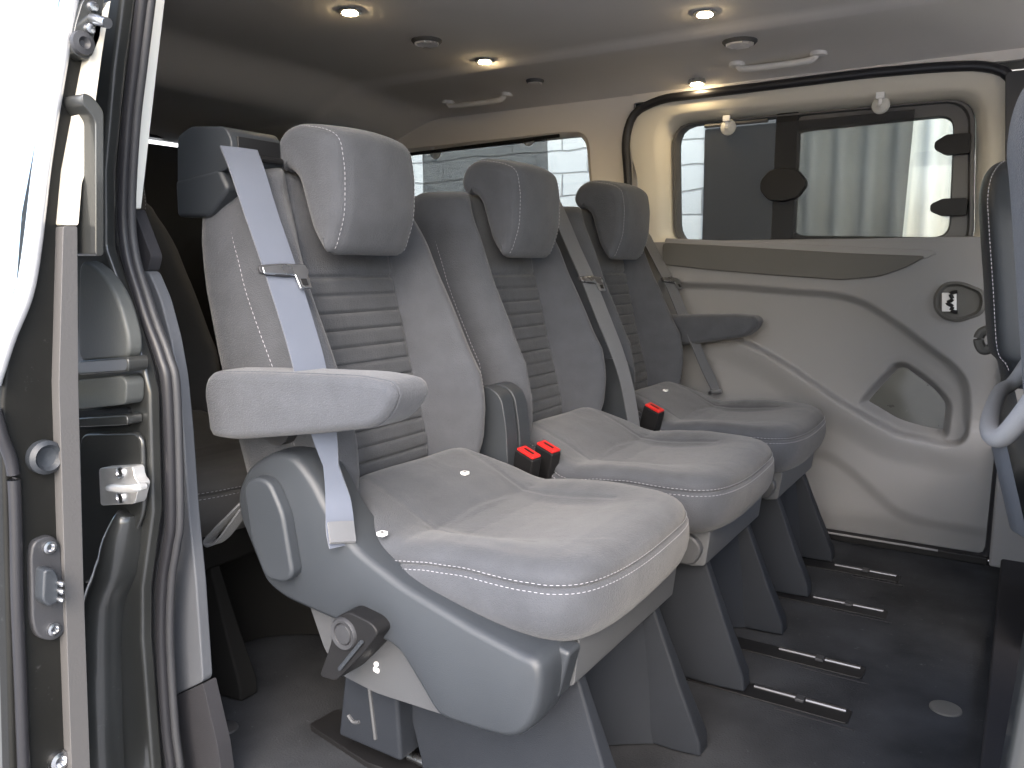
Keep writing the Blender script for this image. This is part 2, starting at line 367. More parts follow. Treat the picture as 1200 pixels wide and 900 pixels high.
# heightfield trim panel
def sdf_poly(px, pz, poly):
    P = np.array(poly); N = len(P); d = np.full(px.shape, 1e9); ins = np.zeros(px.shape, bool)
    for i in range(N):
        a, b = P[i], P[(i+1) % N]; e = b-a; wx, wz = px-a[0], pz-a[1]
        t = np.clip((wx*e[0]+wz*e[1])/(e@e+1e-12), 0, 1); d = np.minimum(d, (wx-e[0]*t)**2+(wz-e[1]*t)**2)
        c = ((a[1] <= pz) != (b[1] <= pz)); xi = a[0]+(pz-a[1])/(b[1]-a[1]+1e-12)*e[0]; ins ^= c & (px < xi)
    d = np.sqrt(d); return np.where(ins, d, -d)
scoop = [tuple(p) for p in spline(xzY([(770, 332), (800, 331), (860, 333), (920, 338), (975, 342), (1012, 352), (1050, 375), (1090, 405), (1120, 428), (1135, 452), (1137, 495), (1128, 517), (1108, 521), (1080, 515), (1050, 508), (1020, 492), (990, 475), (960, 455), (920, 428), (880, 405), (850, 397), (800, 396), (765, 400)], DY), 5, True)]
pocket = roundpoly(xzY([(998, 476), (1018, 452), (1045, 424), (1062, 424), (1100, 452), (1118, 474), (1112, 520), (1080, 515), (1046, 505)], DY), .035, 5)
bulge = roundpoly(xzY([(968, 524), (1000, 545), (1060, 600), (1175, 620), (1175, 700), (900, 700), (900, 520)], DY), .06, 5)
xs = np.arange(-1.375, -.047, .0042); zs = np.arange(.012, 1.10, .0042); nx, nz = len(xs), len(zs); GX, GZ = np.meshgrid(xs, zs)
ds = sdf_poly(GX, GZ, scoop); dp = sdf_poly(GX, GZ, pocket); db = sdf_poly(GX, GZ, bulge)
G = np.full(GX.shape, DY)

lipz = np.interp(GX, [-1.4, -1.0, -.85, -.72, -.6, -.45, -.3, 0], [.80, .80, .74, .64, .56, .49, .45, .44])
upw = sst(-.02, .05, GZ-lipz)
G += .034*sst(-.006, .008+.022*upw, ds)                 # recessed scoop
G -= .024*np.where(ds < 0, sst(-.11, -.004, ds), 1-sst(0, .010, ds))*(1-sst(.0, .05, GZ-lipz))       # rolled lip under it
G += .060*sst(.0, .035, dp)
G += .012*sst(.0, .05, db)
G += .003*np.exp(-(np.abs(dp)/.012)**2)
G += .02*sst(.12, .0, GZ)                               # tuck at the bottom
G[:, 0] += .07; G[:, -1] += .07; G[:, 1] += .01; G[:, -2] += .01; G[-1, :] += .05; G[0, :] += .05
V = [(xs[i], float(G[j, i]), zs[j]) for j in range(nz) for i in range(nx)]
F = [(j*nx+i, j*nx+i+1, (j+1)*nx+i+1, (j+1)*nx+i) for j in range(nz-1) for i in range(nx-1)]
mesh('door_card', (V, F), 'trim', fd, smooth=50)
# ivory surround: loft outer loop -> window loop
zcut = 1.085
NR = 160
win_out = roundpoly(xzY([(781, 143), (1142, 110), (1140, 297), (783, 287)], DY), .085, 10)
outer = roundpoly([(-1.375, zcut), (-1.375, 1.35)]+[p for p in door_poly[3:12]]+[(-.045, 1.35), (-.045, zcut)], .03, 4)
def ring_by_angle(loop, c, n):
    P = np.array(loop); N = len(P); out = []
    for k in range(n):
        a = 2*math.pi*k/n; d = np.array((math.cos(a), math.sin(a))); best = 0
        for i in range(N):
            p, q = P[i]-c, P[(i+1) % N]-c; e = q-p; den = d[0]*e[1]-d[1]*e[0]
            if abs(den) < 1e-12: continue
            t = (p[0]*e[1]-p[1]*e[0])/den; u = (p[0]*d[1]-p[1]*d[0])/den
            if -1e-6 <= u <= 1+1e-6 and t > best: best = t
        out.append(tuple(c+d*best))
    return out
wc = np.array((-.70, 1.31))
ro = ring_by_angle(outer, wc, NR); rw = ring_by_angle(win_out, wc, NR)
def sc2(r, s, c=wc): return [tuple(c+(np.array(p)-c)*s) for p in r]
def lerp(a, b, t): return [tuple(np.array(p)*(1-t)+np.array(q)*t) for p, q in zip(a, b)]
def ringY(r, y): return [(p[0], y, p[1]) for p in r]
mesh('window_surround', loft([ringY(ro, DY+.08), ringY(ro, DY+.02), ringY(lerp(ro, rw, .06), DY), ringY(lerp(ro, rw, .62), DY+.004), ringY(lerp(ro, rw, .78), DY+.018), ringY(rw, DY+.075), ringY(rw, DY+.085)], False, False), 'ivory', fd, smooth=60)
rf = sc2(rw, .975)
wf = mesh('window_frame', loft([ringY(sc2(rw, 1.0), DY+.066), ringY(sc2(rw, .995), DY+.055), ringY(rf, DY+.055), ringY(sc2(rw, .96), DY+.07), ringY(sc2(rw, .96), DY+.10)], False, False), 'frameg', fd, smooth=40)
def pxrect(px0, px1, pts): return pts
lx0, lx1 = atY(786, 220, DY+.09)[0], atY(908, 220, DY+.09)[0]
zt, zb = 1.56, 1.06
gp = DY+.088
mesh('fixed_pane', box(lx0-.02, atY(925, 220, gp)[0], gp, gp+.006, zb-.01, zt+.02), 'glass', fd, smooth=0)
mesh('window_divider', box(atY(908, 220, gp)[0], atY(934, 220, gp)[0], gp-.03, gp+.03, zb-.0, zt), 'black', fd, bevel=.006)
# sliding sash with rounded opening
so_ = roundpoly(xzY([(926, 138), (1138, 114), (1136, 295), (922, 290)], gp), .07, 8)
si_ = roundpoly(xzY([(930, 155), (1118, 136), (1112, 278), (928, 276)], gp), [.05]*4, 8)
cs = np.array(((si_[0][0]+si_[len(si_)//2][0])/2, 1.29))
a_, b_ = ring_by_angle(so_, cs, 120), ring_by_angle(si_, cs, 120)
mesh('sash', loft([ringY(a_, gp-.012), ringY(lerp(a_, b_, .05), gp-.018), ringY(lerp(a_, b_, .92), gp-.018), ringY(b_, gp-.010), ringY(b_, gp+.02)], False, False), 'frameg', fd, smooth=30)
mesh('sash_glass', box(atY(926, 200, gp)[0], -.19, gp+.008, gp+.014, zb, zt), 'doorglass', fd, smooth=0)
def latch(px0, px1, py0, py1, y):
    x0, _, z1 = atY(px0, py0, y); x1, _, z0 = atY(px1, py1, y); zm = (z0+z1)/2
    return prism(roundpoly([(x0, zm-.012), (x0, zm+.012), (x0+.035, z1), (x1, z1), (x1, z0), (x0+.035, z0)], .008, 3), y-.035, y)
mesh('sash_latch', latch(1097, 1137, 160, 181, gp-.02), 'black', fd, bevel=.004)
mesh('sash_latch', latch(1092, 1133, 234, 253, gp-.02), 'black', fd, bevel=.004)
x0, _, z1 = atY(895, 199, gp-.03); x1, _, z0 = atY(946, 236, gp-.03); zm = (z0+z1)/2
mesh('centre_latch', prism(roundpoly([(x0, zm-.02), (x0, zm+.02), (x0+.03, z1-.008), ((x0+x1)/2, z1), (x1-.03, z1-.012), (x1, zm+.01), (x1, zm-.01), (x1-.03, z0+.012), ((x0+x1)/2, z0), (x0+.03, z0+.008)], .012, 4), gp-.07, gp-.03), 'black', fd, bevel=.008)
# dark belt trim under the window
mesh('belt_trim', prism(roundpoly(xzY([(776, 284), (900, 291), (1000, 297), (1086, 300), (1060, 314), (1030, 324), (985, 328), (900, 322), (820, 315), (776, 310)], DY-.02), .02, 4), DY-.018, DY+.05), 'trimdark', fd, bevel=.012)
mesh('window_ledge', prism(xzY([(780, 279), (1092, 293), (1098, 297), (1085, 303), (776, 290)], DY-.004), DY-.004, DY+.05), 'trim', fd, bevel=.004)
# inner handle bezel
hb = roundpoly(xzY([(1094, 345), (1106, 331), (1126, 330), (1152, 340), (1156, 352), (1152, 368), (1124, 378), (1104, 374), (1094, 362)], DY-.01), .02, 4)
hc = np.mean(np.array(hb), axis=0); hr = resample(hb, 40)
hbz = mesh('handle_bezel', loft([ringY(sc2(hr, 1.05, hc), DY+.01), ringY(sc2(hr, 1.0, hc), DY-.012), ringY(sc2(hr, .9, hc), DY-.016), ringY(sc2(hr, .78, hc), DY-.003)], False, True), 'trimdark', fd, smooth=30)
q = [atY(a, b, DY-.004) for a, b in ((1104, 343), (1121, 343), (1121, 365), (1104, 365))]
mesh('lock_plate', prism([(p[0], p[2]) for p in q], DY-.012, DY+.003), 'tag', hbz, bevel=.002)
mesh('lever', tube(spline([atY(a, b, DY-.018) for a, b in ((1122, 342), (1114, 344), (1116, 351), (1110, 355), (1116, 359), (1115, 364), (1122, 366))], 5), .006, 8), 'black', hbz)
# seal round the door opening
seal_path = [(p[0], DY-.006, p[1]) for p in resample(dloop, 200)]
mesh('door_seal', loft([[(p[0]+a, DY+b, p[1]+c) for (p, a, b, c) in ((q, 0, 0, 0),)] for q in dloop], False, False) if False else tube(seal_path+[seal_path[0]], .017, 10, ref=(0, 1, 0)), 'rubber', fd, smooth=60)
mesh('kick_strip', join(box(-1.38, -.05, DY-.035, DY+.01, 0, .028)), 'black', van, bevel=.004)
mesh('kick_bead', tube([(-.62, DY-.036, .026), (-.20, DY-.036, .026)], .004, 8), 'trim', van)

# ---------------- far side panels: rear quarter, pillars, front
def wall_with_window(name, x0, x1, z0, z1, wpts, y, m, parent, th=.09, rad=.07):
    c = np.array(((wpts[0][0]+wpts[2][0])/2, (wpts[0][1]+wpts[2][1])/2))
    A = ring_by_angle([(x0, z0), (x1, z0), (x1, z1), (x0, z1)], c, 200); B = ring_by_angle(roundpoly(wpts, rad, 8), c, 200)
    return mesh(name, loft([ringY(A, y+th), ringY(A, y), ringY(lerp(A, B, .9), y), ringY(B, y+.02), ringY(B, y+th)], False, False), m, parent, smooth=40)
rw0 = xzY([(440, 184), (684, 156), (694, 262), (440, 275)], DY+.01)
wall_with_window('quarter_panel', -3.75, -1.395, .0, 1.70, [(-2.9, rw0[2][1]-.06), (rw0[2][0], rw0[2][1]-.06), (rw0[1][0], rw0[1][1]), (-2.9, 1.535)], DY+.01, 'headl', van)
mesh('quarter_window', box(-2.95, -1.55, DY+.085, DY+.092, 1.1, 1.6), 'glass', van, smooth=0)
mesh('window_bead', tube([atY(a, b, DY+.0) for a, b in ((455, 184), (560, 171), (655, 159))], .008, 8), 'black', van)
mesh('header_rail', box(-1.40, .5, DY+.005, DY+.12, 1.645, 1.78), 'headl', van, smooth=0)
mesh('far_pillar', prism(roundpoly(xzY([(1178, 84), (1215, 80), (1215, 400), (1174, 400), (1178, 210)], DY-.03), .015, 3), DY-.03, DY+.1), 'dark', van, bevel=.01)
mesh('far_pillar_foot', box(-.046, .9, DY-.04, DY+.1, 0, .86), 'trim', van, bevel=.01)
mesh('cab_step', box(-.012, 1.2, 1.62, DY-.03, 0, .035), 'pild', van, bevel=.008)
mesh('centre_pillar', prism(roundpoly([(-.016, -.2), (-.012, .25), (.012, .5), (.05, 1.1), (.09, 1.75), (.17, 1.75), (.17, -.2)], .02, 4), YN-.12, YN-.02), 'jamb', van, bevel=.012)
mesh('front_side_panel', join(box(.02, 1.7, DY+.02, DY+.12, 0, 1.05), box(.95, 1.1, DY+.02, DY+.12, 1.05, 1.7)), 'trim', van, smooth=0)
# rear end with tailgate: a thin bright gap at the top of its window
zg = atX(195, 167, -3.72)[2]; ga, gb = atX(160, 167, -3.72)[1], atX(232, 167, -3.72)[1]
mesh('tailgate', join(box(-3.8, -3.72, YN-.1, YF+.12, 0, zg-.016), box(-3.8, -3.72, YN-.1, YF+.12, zg+.016, 1.8), box(-3.8, -3.72, gb, YF+.12, zg-.016, zg+.016), box(-3.8, -3.72, YN-.1, ga, zg-.016, zg+.016)), 'dark', van, smooth=0)

# ---------------- near side: rear quarter, sliding-door jamb, trims
mesh('rear_side_body', join(box(-3.8, -1.56, YN-.13, YN-.03, -.2, 1.8)), 'paint', van, bevel=.01)
mesh('rear_side_lining', box(-3.72, -1.52, YN-.025, YN+.0, 0, 1.68), 'dark', van, smooth=0)
# painted jamb, a stepped sheet between the door gap and the seal, in front of the body
yj = .84
jamb = xzY([(72, -30), (146, -30), (132, 80), (121, 200), (122, 290), (142, 345), (166, 425), (174, 460), (178, 600), (166, 690), (166, 750), (178, 900), (182, 960), (96, 960), (80, 600), (76, 300), (76, 120)], yj)
jb = mesh('door_jamb', prism(jamb, yj, yj+.025), 'jamb', van, bevel=.008, label='painted door jamb with latch striker')
def jp(name, pts, y0, y1, m, bev=.006, r=.012, par=None): return mesh(name, prism(roundpoly(xzY(pts, y0), r, 4), y0, y1), m, par or jb, bevel=bev)
jp('jamb_step', [(92, 300), (118, 318), (138, 350), (150, 395), (150, 420), (90, 425)], yj-.03, yj, 'ppale', .012, .03)
jp('jamb_ledge', [(90, 423), (150, 418), (150, 436), (90, 440)], yj-.04, yj, 'jamb', .008)
jp('jamb_box', [(90, 445), (142, 440), (148, 448), (147, 474), (90, 480)], yj-.035, yj, 'ppale', .008)
jp('jamb_recess', [(90, 482), (150, 476), (152, 500), (90, 504)], yj-.006, yj, 'slot', 0)
jp('jamb_ledge', [(90, 490), (148, 486), (150, 498), (90, 501)], yj-.03, yj, 'jamb', .005)
jp('jamb_plate', [(92, 508), (165, 506), (168, 600), (150, 640), (130, 655), (96, 690)], yj-.012, yj, 'jamb', .008, .03)
# flowing fold below the striker
fold = [spline([atY(a, b, yj-.05), atY(c, d, yj-.005)], 6) for a, b, c, d in ()]
path = [atY(a, b, yj-.012) for a, b in ((152, 600), (142, 660), (128, 700), (124, 760), (128, 900), (130, 960))]
mesh('jamb_fold', tube(spline(path, 6), [.016, .02, .024, .028, .03, .03, .032]*1+[.032]*24, 14, sx=1.5), 'jamb', jb, smooth=70)
mesh('jamb_drain', tube(spline([atY(a, b, yj-.014) for a, b in ((100, 700), (112, 780), (124, 900), (130, 960))], 6), .010, 10), 'rubber', jb)
# striker
q0 = atY(143, 567, yj-.02)
stp = mesh('striker_plate', prism(roundpoly(xzY([(118, 548), (158, 546), (160, 560), (166, 566), (160, 590), (120, 592)], yj-.03), .008, 3), yj-.034, yj-.012), 'white_steel', jb, bevel=.003)
mesh('striker_loop', tube(spline([atY(128, 572, yj-.036), atY(132, 572, yj-.07), atY(150, 573, yj-.08), atY(168, 570, yj-.075), atY(168, 570, yj-.03)], 5), .0065, 10), 'white_steel', stp)
for px, py in ((142, 554), (142, 583)):
    mesh('bolt', lathe(atY(px, py, yj-.034), (0, -1, 0), [(.010, 0), (.010, .004), (.006, .006), (.004, .003)], 16), 'steel', stp)
# rubber seal of the opening: three rolled beads
ys_ = .87
sp = [(146, -60), (138, 0), (128, 80), (120, 150), (115, 245), (120, 300), (135, 350), (145, 380), (160, 420), (168, 460), (172, 600), (168, 640), (162, 680), (160, 750), (166, 850), (172, 900), (176, 960)]
def bead(name, dx, r, dy, m, sx=1.0):
    mesh(name, tube(spline([atY(a+dx, b, ys_+dy) for a, b in sp], 8), r, 14, sx=sx, ref=(0, 1, 0)), m, van, smooth=60)
bead('opening_seal', 11, .0115, -.004, 'rubber'); bead('opening_seal', 29, .0100, -.006, 'rubber'); bead('seal_flange', 39, .0075, .004, 'dark')
mesh('seal_backing', tube(spline([atY(a+24, b, ys_+.03) for a, b in sp], 8), .026, 12, sx=.9, ref=(0, 1, 0)), 'dark', van, smooth=60)
# pillar trims inside the seal
yt = .93
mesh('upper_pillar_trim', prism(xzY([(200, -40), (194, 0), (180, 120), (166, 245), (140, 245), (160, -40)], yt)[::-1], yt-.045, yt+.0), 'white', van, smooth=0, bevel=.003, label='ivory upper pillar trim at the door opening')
def strip_poly(pts_l, pts_r): return pts_l+pts_r[::-1]
mesh('pillar_trim', prism(roundpoly(xzY([(140, 246), (163, 245), (184, 300), (180, 318), (140, 318)], yt), .006, 3), yt-.012, yt+.012), 'pild', van, bevel=.004)
mesh('pillar_trim', prism(roundpoly(xzY([(150, 318), (181, 317), (195, 350), (207, 395), (215, 440), (221, 500), (228, 600), (236, 680), (244, 796), (206, 814), (180, 700), (170, 400)], yt), .012, 4), yt-.012, yt+.012), 'pil', van, bevel=.006)
mesh('pillar_foot_trim', prism(roundpoly(xzY([(200, 818), (245, 797), (262, 870), (275, 960), (190, 960)], yt), .006, 3), yt-.014, yt+.016), 'pild', van, bevel=.006)
# near sliding door, slid back outside the body: leading edge on x = -1.25
XD = -1.25
nd = mesh('open_sliding_door', prism([(atX(a, b, XD)[1], atX(a, b, XD)[2]) for a, b in ((88, -60), (70, 70), (36, 250), (30, 330), (10, 400), (2, 470), (4, 560), (14, 960), (92, 960), (74, 600), (70, 450), (75, 265), (92, 140), (112, 20), (118, -60))], XD-.03, XD, 'x'), 'edge', van, bevel=.006, label='open near sliding door, its dark leading edge with contacts')
def dp_(name, pts, x1, x0, m, bev=.004, r=.008, par=None, lab=None): return mesh(name, prism(roundpoly([(atX(a, b, x1)[1], atX(a, b, x1)[2]) for a, b in pts], r, 4), x0, x1, 'x'), m, par or nd, bevel=bev, label=lab)
dp_('edge_trim_upper', [(114, 20), (130, 0), (120, 60), (108, 150), (104, 190), (96, 215), (92, 264), (74, 264), (80, 200), (95, 120)], XD+.02, XD-.02, 'ivory', .003, .004)
dp_('edge_trim', [(74, 265), (91, 265), (92, 450), (98, 680), (108, 960), (86, 960), (76, 680), (69, 450)], XD+.02, XD-.02, 'strip', .004, .004)
dp_('door_grip', [(96, 108), (108, 112), (122, 130), (122, 300), (112, 300), (112, 140), (96, 120)], XD+.05, XD-.02, 'jamb', .006, .008)
# rolled outer skin edge; the highlight on its dark paint is a pale colour
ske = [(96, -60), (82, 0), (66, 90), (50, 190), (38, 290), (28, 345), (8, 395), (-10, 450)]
mesh('skin_edge', tube(spline([atX(a, b, XD-.0) for a, b in ske], 8), .015, 16, sx=.8, ref=(1, 0, 0)), 'edge_glint', nd, smooth=70)
mesh('edge_rubber', tube(spline([atX(a, b, XD+.004) for a, b in ((-6, 480), (2, 510), (14, 545), (18, 600), (20, 700), (24, 800), (30, 960))], 8), .009, 12), 'rubber', nd, smooth=70)
# outer skin and window, receding to the rear
def slab(pts, x0, m, name): return mesh(name, prism([(a, b) for a, b in pts], 0, 1), m, nd)
yo = atX(40, 290, XD)[1]
mesh('outer_skin', join(box(-2.6, XD-.03, yo-.03, yo-.005, -.1, .78)), 'paint', nd, bevel=.006)
_k = spline([atX(a, b, XD-.002) for a, b in ske], 8)
mesh('door_window', loft([[(XD-.006, p[1]-.002, p[2]), (-2.7, p[1]-.002, p[2]), (-2.7, p[1]+.004, p[2]), (XD-.006, p[1]+.004, p[2])] for p in _k]), 'privacy', nd, smooth=50)
# fittings on the leading edge
b1 = lathe(atX(50, 535, XD), (1, 0, 0), [(.026, 0), (.026, .012), (.020, .018), (.015, .010), (.004, .006)], 24)
mesh('rubber_buffer', b1, 'plastic', nd)
cp = dp_('contact_plate', [(40, 634), (62, 626), (72, 640), (78, 740), (64, 752), (44, 748), (38, 730), (36, 650)], XD+.012, XD-.01, 'dark', .004, .012)
dp_('contact_block', [(52, 668), (64, 666), (70, 676), (70, 706), (58, 712), (50, 704)], XD+.035, XD+.0, 'plastic', .004, .006, cp)
for py in (683, 692, 702): mesh('contact_pin', lathe(atX(69, py, XD+.035), (1, 0, 0), [(.004, -.004), (.004, .010), (.002, .013)], 12), 'steel', cp)
for px, py in ((57, 641), (62, 737)): mesh('screw', lathe(atX(px, py, XD+.012), (1, 0, 0), [(.010, 0), (.010, .005), (.006, .006), (.004, .002)], 16), 'steel', cp)
mesh('screw', lathe(atX(67, 890, XD), (1, 0, 0), [(.016, 0), (.015, .010), (.009, .012), (.005, .005)], 18), 'steel', nd)
hp = dp_('roller_bracket', [(97, 0), (124, -20), (118, 44), (108, 68), (98, 70), (84, 60), (88, 30)], XD+.02, XD-.01, 'jamb', .004, .008)
mesh('screw', lathe(atX(95, 51, XD+.02), (1, 0, 0), [(.018, 0), (.017, .008), (.009, .010), (.004, .004)], 20), 'dark', hp)
mesh('pin', tube([atX(108, 22, XD+.02), atX(126, 27, XD+.06)], .008, 12), 'steel', hp)
for px, py in ((108, 8), (104, 34)): mesh('screw', lathe(atX(px, py, XD+.02), (1, 0, 0), [(.008, 0), (.007, .006), (.003, .007)], 14), 'steel', hp)

# ---------------- cabin front part (beyond the right frame edge)
mesh('front_side_body', join(box(.18, 1.7, YN-.13, YN-.05, -.2, 1.02), box(.18, .30, YN-.13, YN-.05, 1.02, 1.8), box(1.2, 1.3, YN-.13, YN-.05, 1.02, 1.8)), 'paint', van, smooth=0)
mesh('dashboard', prism(roundpoly([(1.35, 0), (1.75, 0), (1.75, 1.0), (1.55, 1.05), (1.38, .95)], .06, 4), YN, YF), 'dark', van, bevel=.02)

# ---------------- floor rails: slots with steel rods
for k, (a, b, c, d) in enumerate(((876, 803, 990, 838), (900, 758, 1007, 787), (942, 697, 1034, 720), (962, 658, 1049, 679))):
    p = np.array(atZ(a, b, .002)); q = np.array(atZ(c, d, .002)); y = (p[1]+q[1])/2; x1 = q[0]; x0 = -.95
    r_ = mesh('floor_rail', prism(roundpoly([(x0, y-.045), (x1+.012, y-.045), (x1+.012, y+.02), (x0, y+.02)], .01, 3), .0, .004, 'z'), 'slot', van, bevel=.0015, label='recessed seat rail with steel rods')
    L = (x1+.0-(-.50)); mid = -.50+L*.56
    for u0, u1 in ((-.485, mid-.012), (mid+.010, x1)):
        mesh('rod', tube([(u0, y+.008, .004), (u1, y+.008, .004)], .0060, 12), 'rod', r_)
    mesh('clip', join(box(mid-.012, mid+.008, y-.012, y+.014, .004, .012)), 'dark', r_, bevel=.002)
    mesh('mat_seam', box(-.42, x1-.02+.05, y-.062, y-.059, .0, .003), 'pild', r_, smooth=0)
mesh('floor_plug', lathe(atZ(1108, 831, 0), (0, 0, 1), [(.034, 0), (.033, .004), (.026, .006), (.010, .005)], 28), 'trimdark', van)
mesh('floor_plug', lathe(atZ(265, 854, 0), (0, 0, 1), [(.026, 0), (.025, .004), (.018, .006)], 24), 'dark', van)

# ================================================================== SEATS
def xf(z): return np.interp(z, [.40, .53, .60, .70, .80, .97, 1.08, 1.20, 1.3], [-1.17, -1.175, -1.18, -1.205, -1.235, -1.275, -1.295, -1.325, -1.35])
def xbk(z): return np.interp(z, [.40, .55, .8, 1.0, 1.2], [-1.32, -1.34, -1.40, -1.44, -1.465])
def bol(z): return np.interp(z, [.45, .52, .58, .66, .75, .85, .95, 1.05, 1.15, 1.25], [.06, .085, .105, .125, .135, .11, .085, .06, .03, .02])
def hwid(z): return np.interp(z, [.45, .52, .58, .7, .85, .95, 1.05, 1.12, 1.17, 1.21], [.240, .260, .272, .282, .282, .280, .270, .254, .234, .205])
def ribs(z):
    z0, z1, n = .555, .975, 12
    t = (z-z0)/(z1-z0)
    t = np.sign(t)*np.abs(t)**.92
    if t <= 0 or t >= 1: return 0.0
    u = (t*n) % 1.0; return .0095*(1-abs(2*u-1)**7)-.005
def backx(y, z, s=1):
    """front surface of the backrest at lateral offset y"""
    a = abs(y); h = hwid(z); yp = .140
    x = float(xf(z))
    x += float(bol(z))*float(sst(yp-.01, h*.80, a))
    e = (a-h*.72)/(h*.28)
    if e > 0: x -= .105*(1-math.sqrt(max(0, 1-min(e, 1)**2)))
    if a < yp: 
        if z < .975: x += ribs(z)*float(sst(yp, yp-.012, a))
    x -= .008*math.exp(-((a-yp)/.005)**2)*(1 if z < 1.19 else 0)
    if a < yp: x -= .007*math.exp(-((z-.977)/.004)**2)
    # soft irregular creases
    x += .0012*math.sin(21*y+13*z)+.0008*math.sin(33*z-17*y+1.3)
    return x
def backrest_mesh():
    zs = np.concatenate([np.linspace(.50, .55, 7), np.linspace(.555, .985, 140), np.linspace(.99, 1.165, 22)])
    va = np.linspace(0, 1, 49); v = np.unique(np.concatenate([-va, va, [-.5, .5, -.525, .525, -.54, .54]])); v = np.sort(v); v = np.sign(v)*np.abs(v)
    rings = []
    def ring(z, ins=0.0, dx=0.0):
        h = float(hwid(z)); R = []
        for q in v:
            y = q*h; x = backx(y*.999, z)-ins; R.append((x, y*(h-ins)/h))
        xb = float(xbk(z))+ins; xe = R[-1][0]; ww = h-ins
        side = [(xe+(xb-xe)*t, ww+.006*math.sin(math.pi*t)) for t in (.15, .3, .5, .7, .85)]
        bk = [(xb-.012, ww-.03), (xb-.02, ww*.5), (xb-.022, 0), (xb-.02, -ww*.5), (xb-.012, -ww+.03)]
        side2 = [(a, -b) for a, b in side[::-1]]
        return R+side+bk+side2
    for k in range(6):
        a = (1-k/6)*math.pi/2; r = .03; rings.append([(p[0], p[1], .50+r*(1-math.sin(a))-.03) for p in ring(.50, r*(1-math.cos(a)))])
    for z in zs: rings.append([(p[0], p[1], z) for p in ring(z)])
    for k in range(1, 9):
        a = k/8*math.pi/2; r = .038; rings.append([(p[0], p[1], 1.165+r*math.sin(a)) for p in ring(1.165+.03*k/8, r*(1-math.cos(a)))])
    return loft(rings)
def ztop(x, y):
    z = np.interp(x, [-1.20, -1.12, -1.05, -.99, -.95, -.92, -.87, -.80, -.72, -.64, -.60, -.56], [.595, .585, .560, .534, .512, .500, .495, .499, .510, .524, .526, .524])
    z += .027*float(sst(.12, .225, abs(y)))*float(sst(-.99, -.84, x))*(1-.95*float(sst(-.80, -.60, x)))
    z -= .0035*math.exp(-((x+.945-.10*abs(y))/.006)**2)*(abs(y) < .19)
    z -= .0025*math.exp(-((abs(y)-.165)/.005)**2)*(x < -.70)
    z += .0022*math.sin(15*x+9*y)*math.sin(12*y+3)
    return float(z)
def cush_plan(th, s=1.0, a=.288, b=.284, cx=-.845):
    c, si = math.cos(th), math.sin(th); n = 5.6 if c > 0 else 9
    r = (abs(c)**n+abs(si)**n)**(-1/n); x = cx+a*s*r*c; y = b*s*r*si
    if c > 0: x += .014*s*(1-(y/b)**2)
    y -= .010*s
    # waist where the buckles sit
    y *= 1-.24*math.exp(-((x+1.08)/.085)**2)-.0*x
    return x, y
NTH = 180
def cush_ring(s, dz=0, out=0, zfix=None, mix=0):
    R = []
    for k in range(NTH):
        th = 2*math.pi*k/NTH; x, y = cush_plan(th, s); x1, y1 = cush_plan(th, 1.0); L = math.hypot(x1+.845, y1) or 1
        x += out*(x1+.845)/L; y += out*y1/L; R.append((x, y, ztop(*cush_plan(th, min(s, 1)))+dz))
    return R
def cushion_mesh():
    rings = []
    for s in np.concatenate([np.linspace(.02, .86, 46), [.88, .90, .92, .94, .955, .97, .98, .99, 1.0]]):
        e = max(0, (s-.86)/.14); rings.append(cush_ring(s, -.030*(1-math.sqrt(max(0, 1-e*e)))))
    base = rings[-1]
    rings.append(cush_ring(1.0, -.036, -.004)); 
    for dz, out in ((-.040, .002), (-.055, .007), (-.08, .009), (-.105, .005), (-.125, -.003), (-.143, -.016), (-.155, -.035), (-.160, -.055)):
        rings.append([(x, y, z) for (x, y, z) in cush_ring(1.0, dz*(.92), out)])
    # lower edge follows a straight line
    return loft(rings, True, True)
def norms(prof, k=4):
    n = len(prof); c = prof.mean(axis=0); N = []
    for i in range(n):
        t = prof[(i+1) % n]-prof[i-1]; N.append(np.array((t[1], -t[0]))/np.linalg.norm(t))
    N = np.array(N); ar = sum(prof[i][0]*prof[(i+1) % n][1]-prof[(i+1) % n][0]*prof[i][1] for i in range(n))
    if ar < 0: N = -N
    Sm = sum(np.roll(N, j, axis=0) for j in range(-k, k+1)); return Sm/np.linalg.norm(Sm, axis=1)[:, None]
def headrest_mesh():
    # side profile (x,z), rear overhanging like a hook
    prof = roundpoly([(-1.178, 1.035), (-1.205, 1.018), (-1.245, 1.06), (-1.268, 1.13), (-1.285, 1.185), (-1.335, 1.205), (-1.352, 1.235), (-1.335, 1.280), (-1.29, 1.298), (-1.20, 1.282), (-1.158, 1.265), (-1.146, 1.20), (-1.150, 1.10)], .03, 6)
    prof = np.array(resample(prof, 96)); c = prof.mean(axis=0); NN = norms(prof); rings = []
    for y in np.concatenate([[-.148, -.1475, -.145, -.140, -.133, -.124], np.linspace(-.115, .115, 17), [.124, .133, .140, .145, .1475, .148]]):
        a = abs(y); e = max(0, (a-.112)/.036); ins = .026*(1-math.sqrt(max(0, 1-e*e))); R = []
        for i, p in enumerate(prof):
            nrm = NN[i]
            q = p-nrm*ins; drop = .010*(y/.14)**2 if p[1] > 1.2 else 0
            cv = .012*(y/.14)**2*float(sst(-1.24, -1.16, p[0]))
            g_ = .004*math.exp(-((a-.122)/.004)**2)
            q = q-nrm*g_; R.append((q[0]-cv, y, q[1]-drop))
        rings.append(R)
    return loft(rings), prof
BACK, CUSH = backrest_mesh(), cushion_mesh(); HEAD, HPROF = headrest_mesh(); HW = .84; HO = -.028; NNH = norms(HPROF)
HEAD = ([(p[0], p[1]*HW+HO, p[2]) for p in HEAD[0]], HEAD[1])
def shift(vf, y, m=1): return [(p[0], p[1]*m+y, p[2]) for p in vf[0]], vf[1]

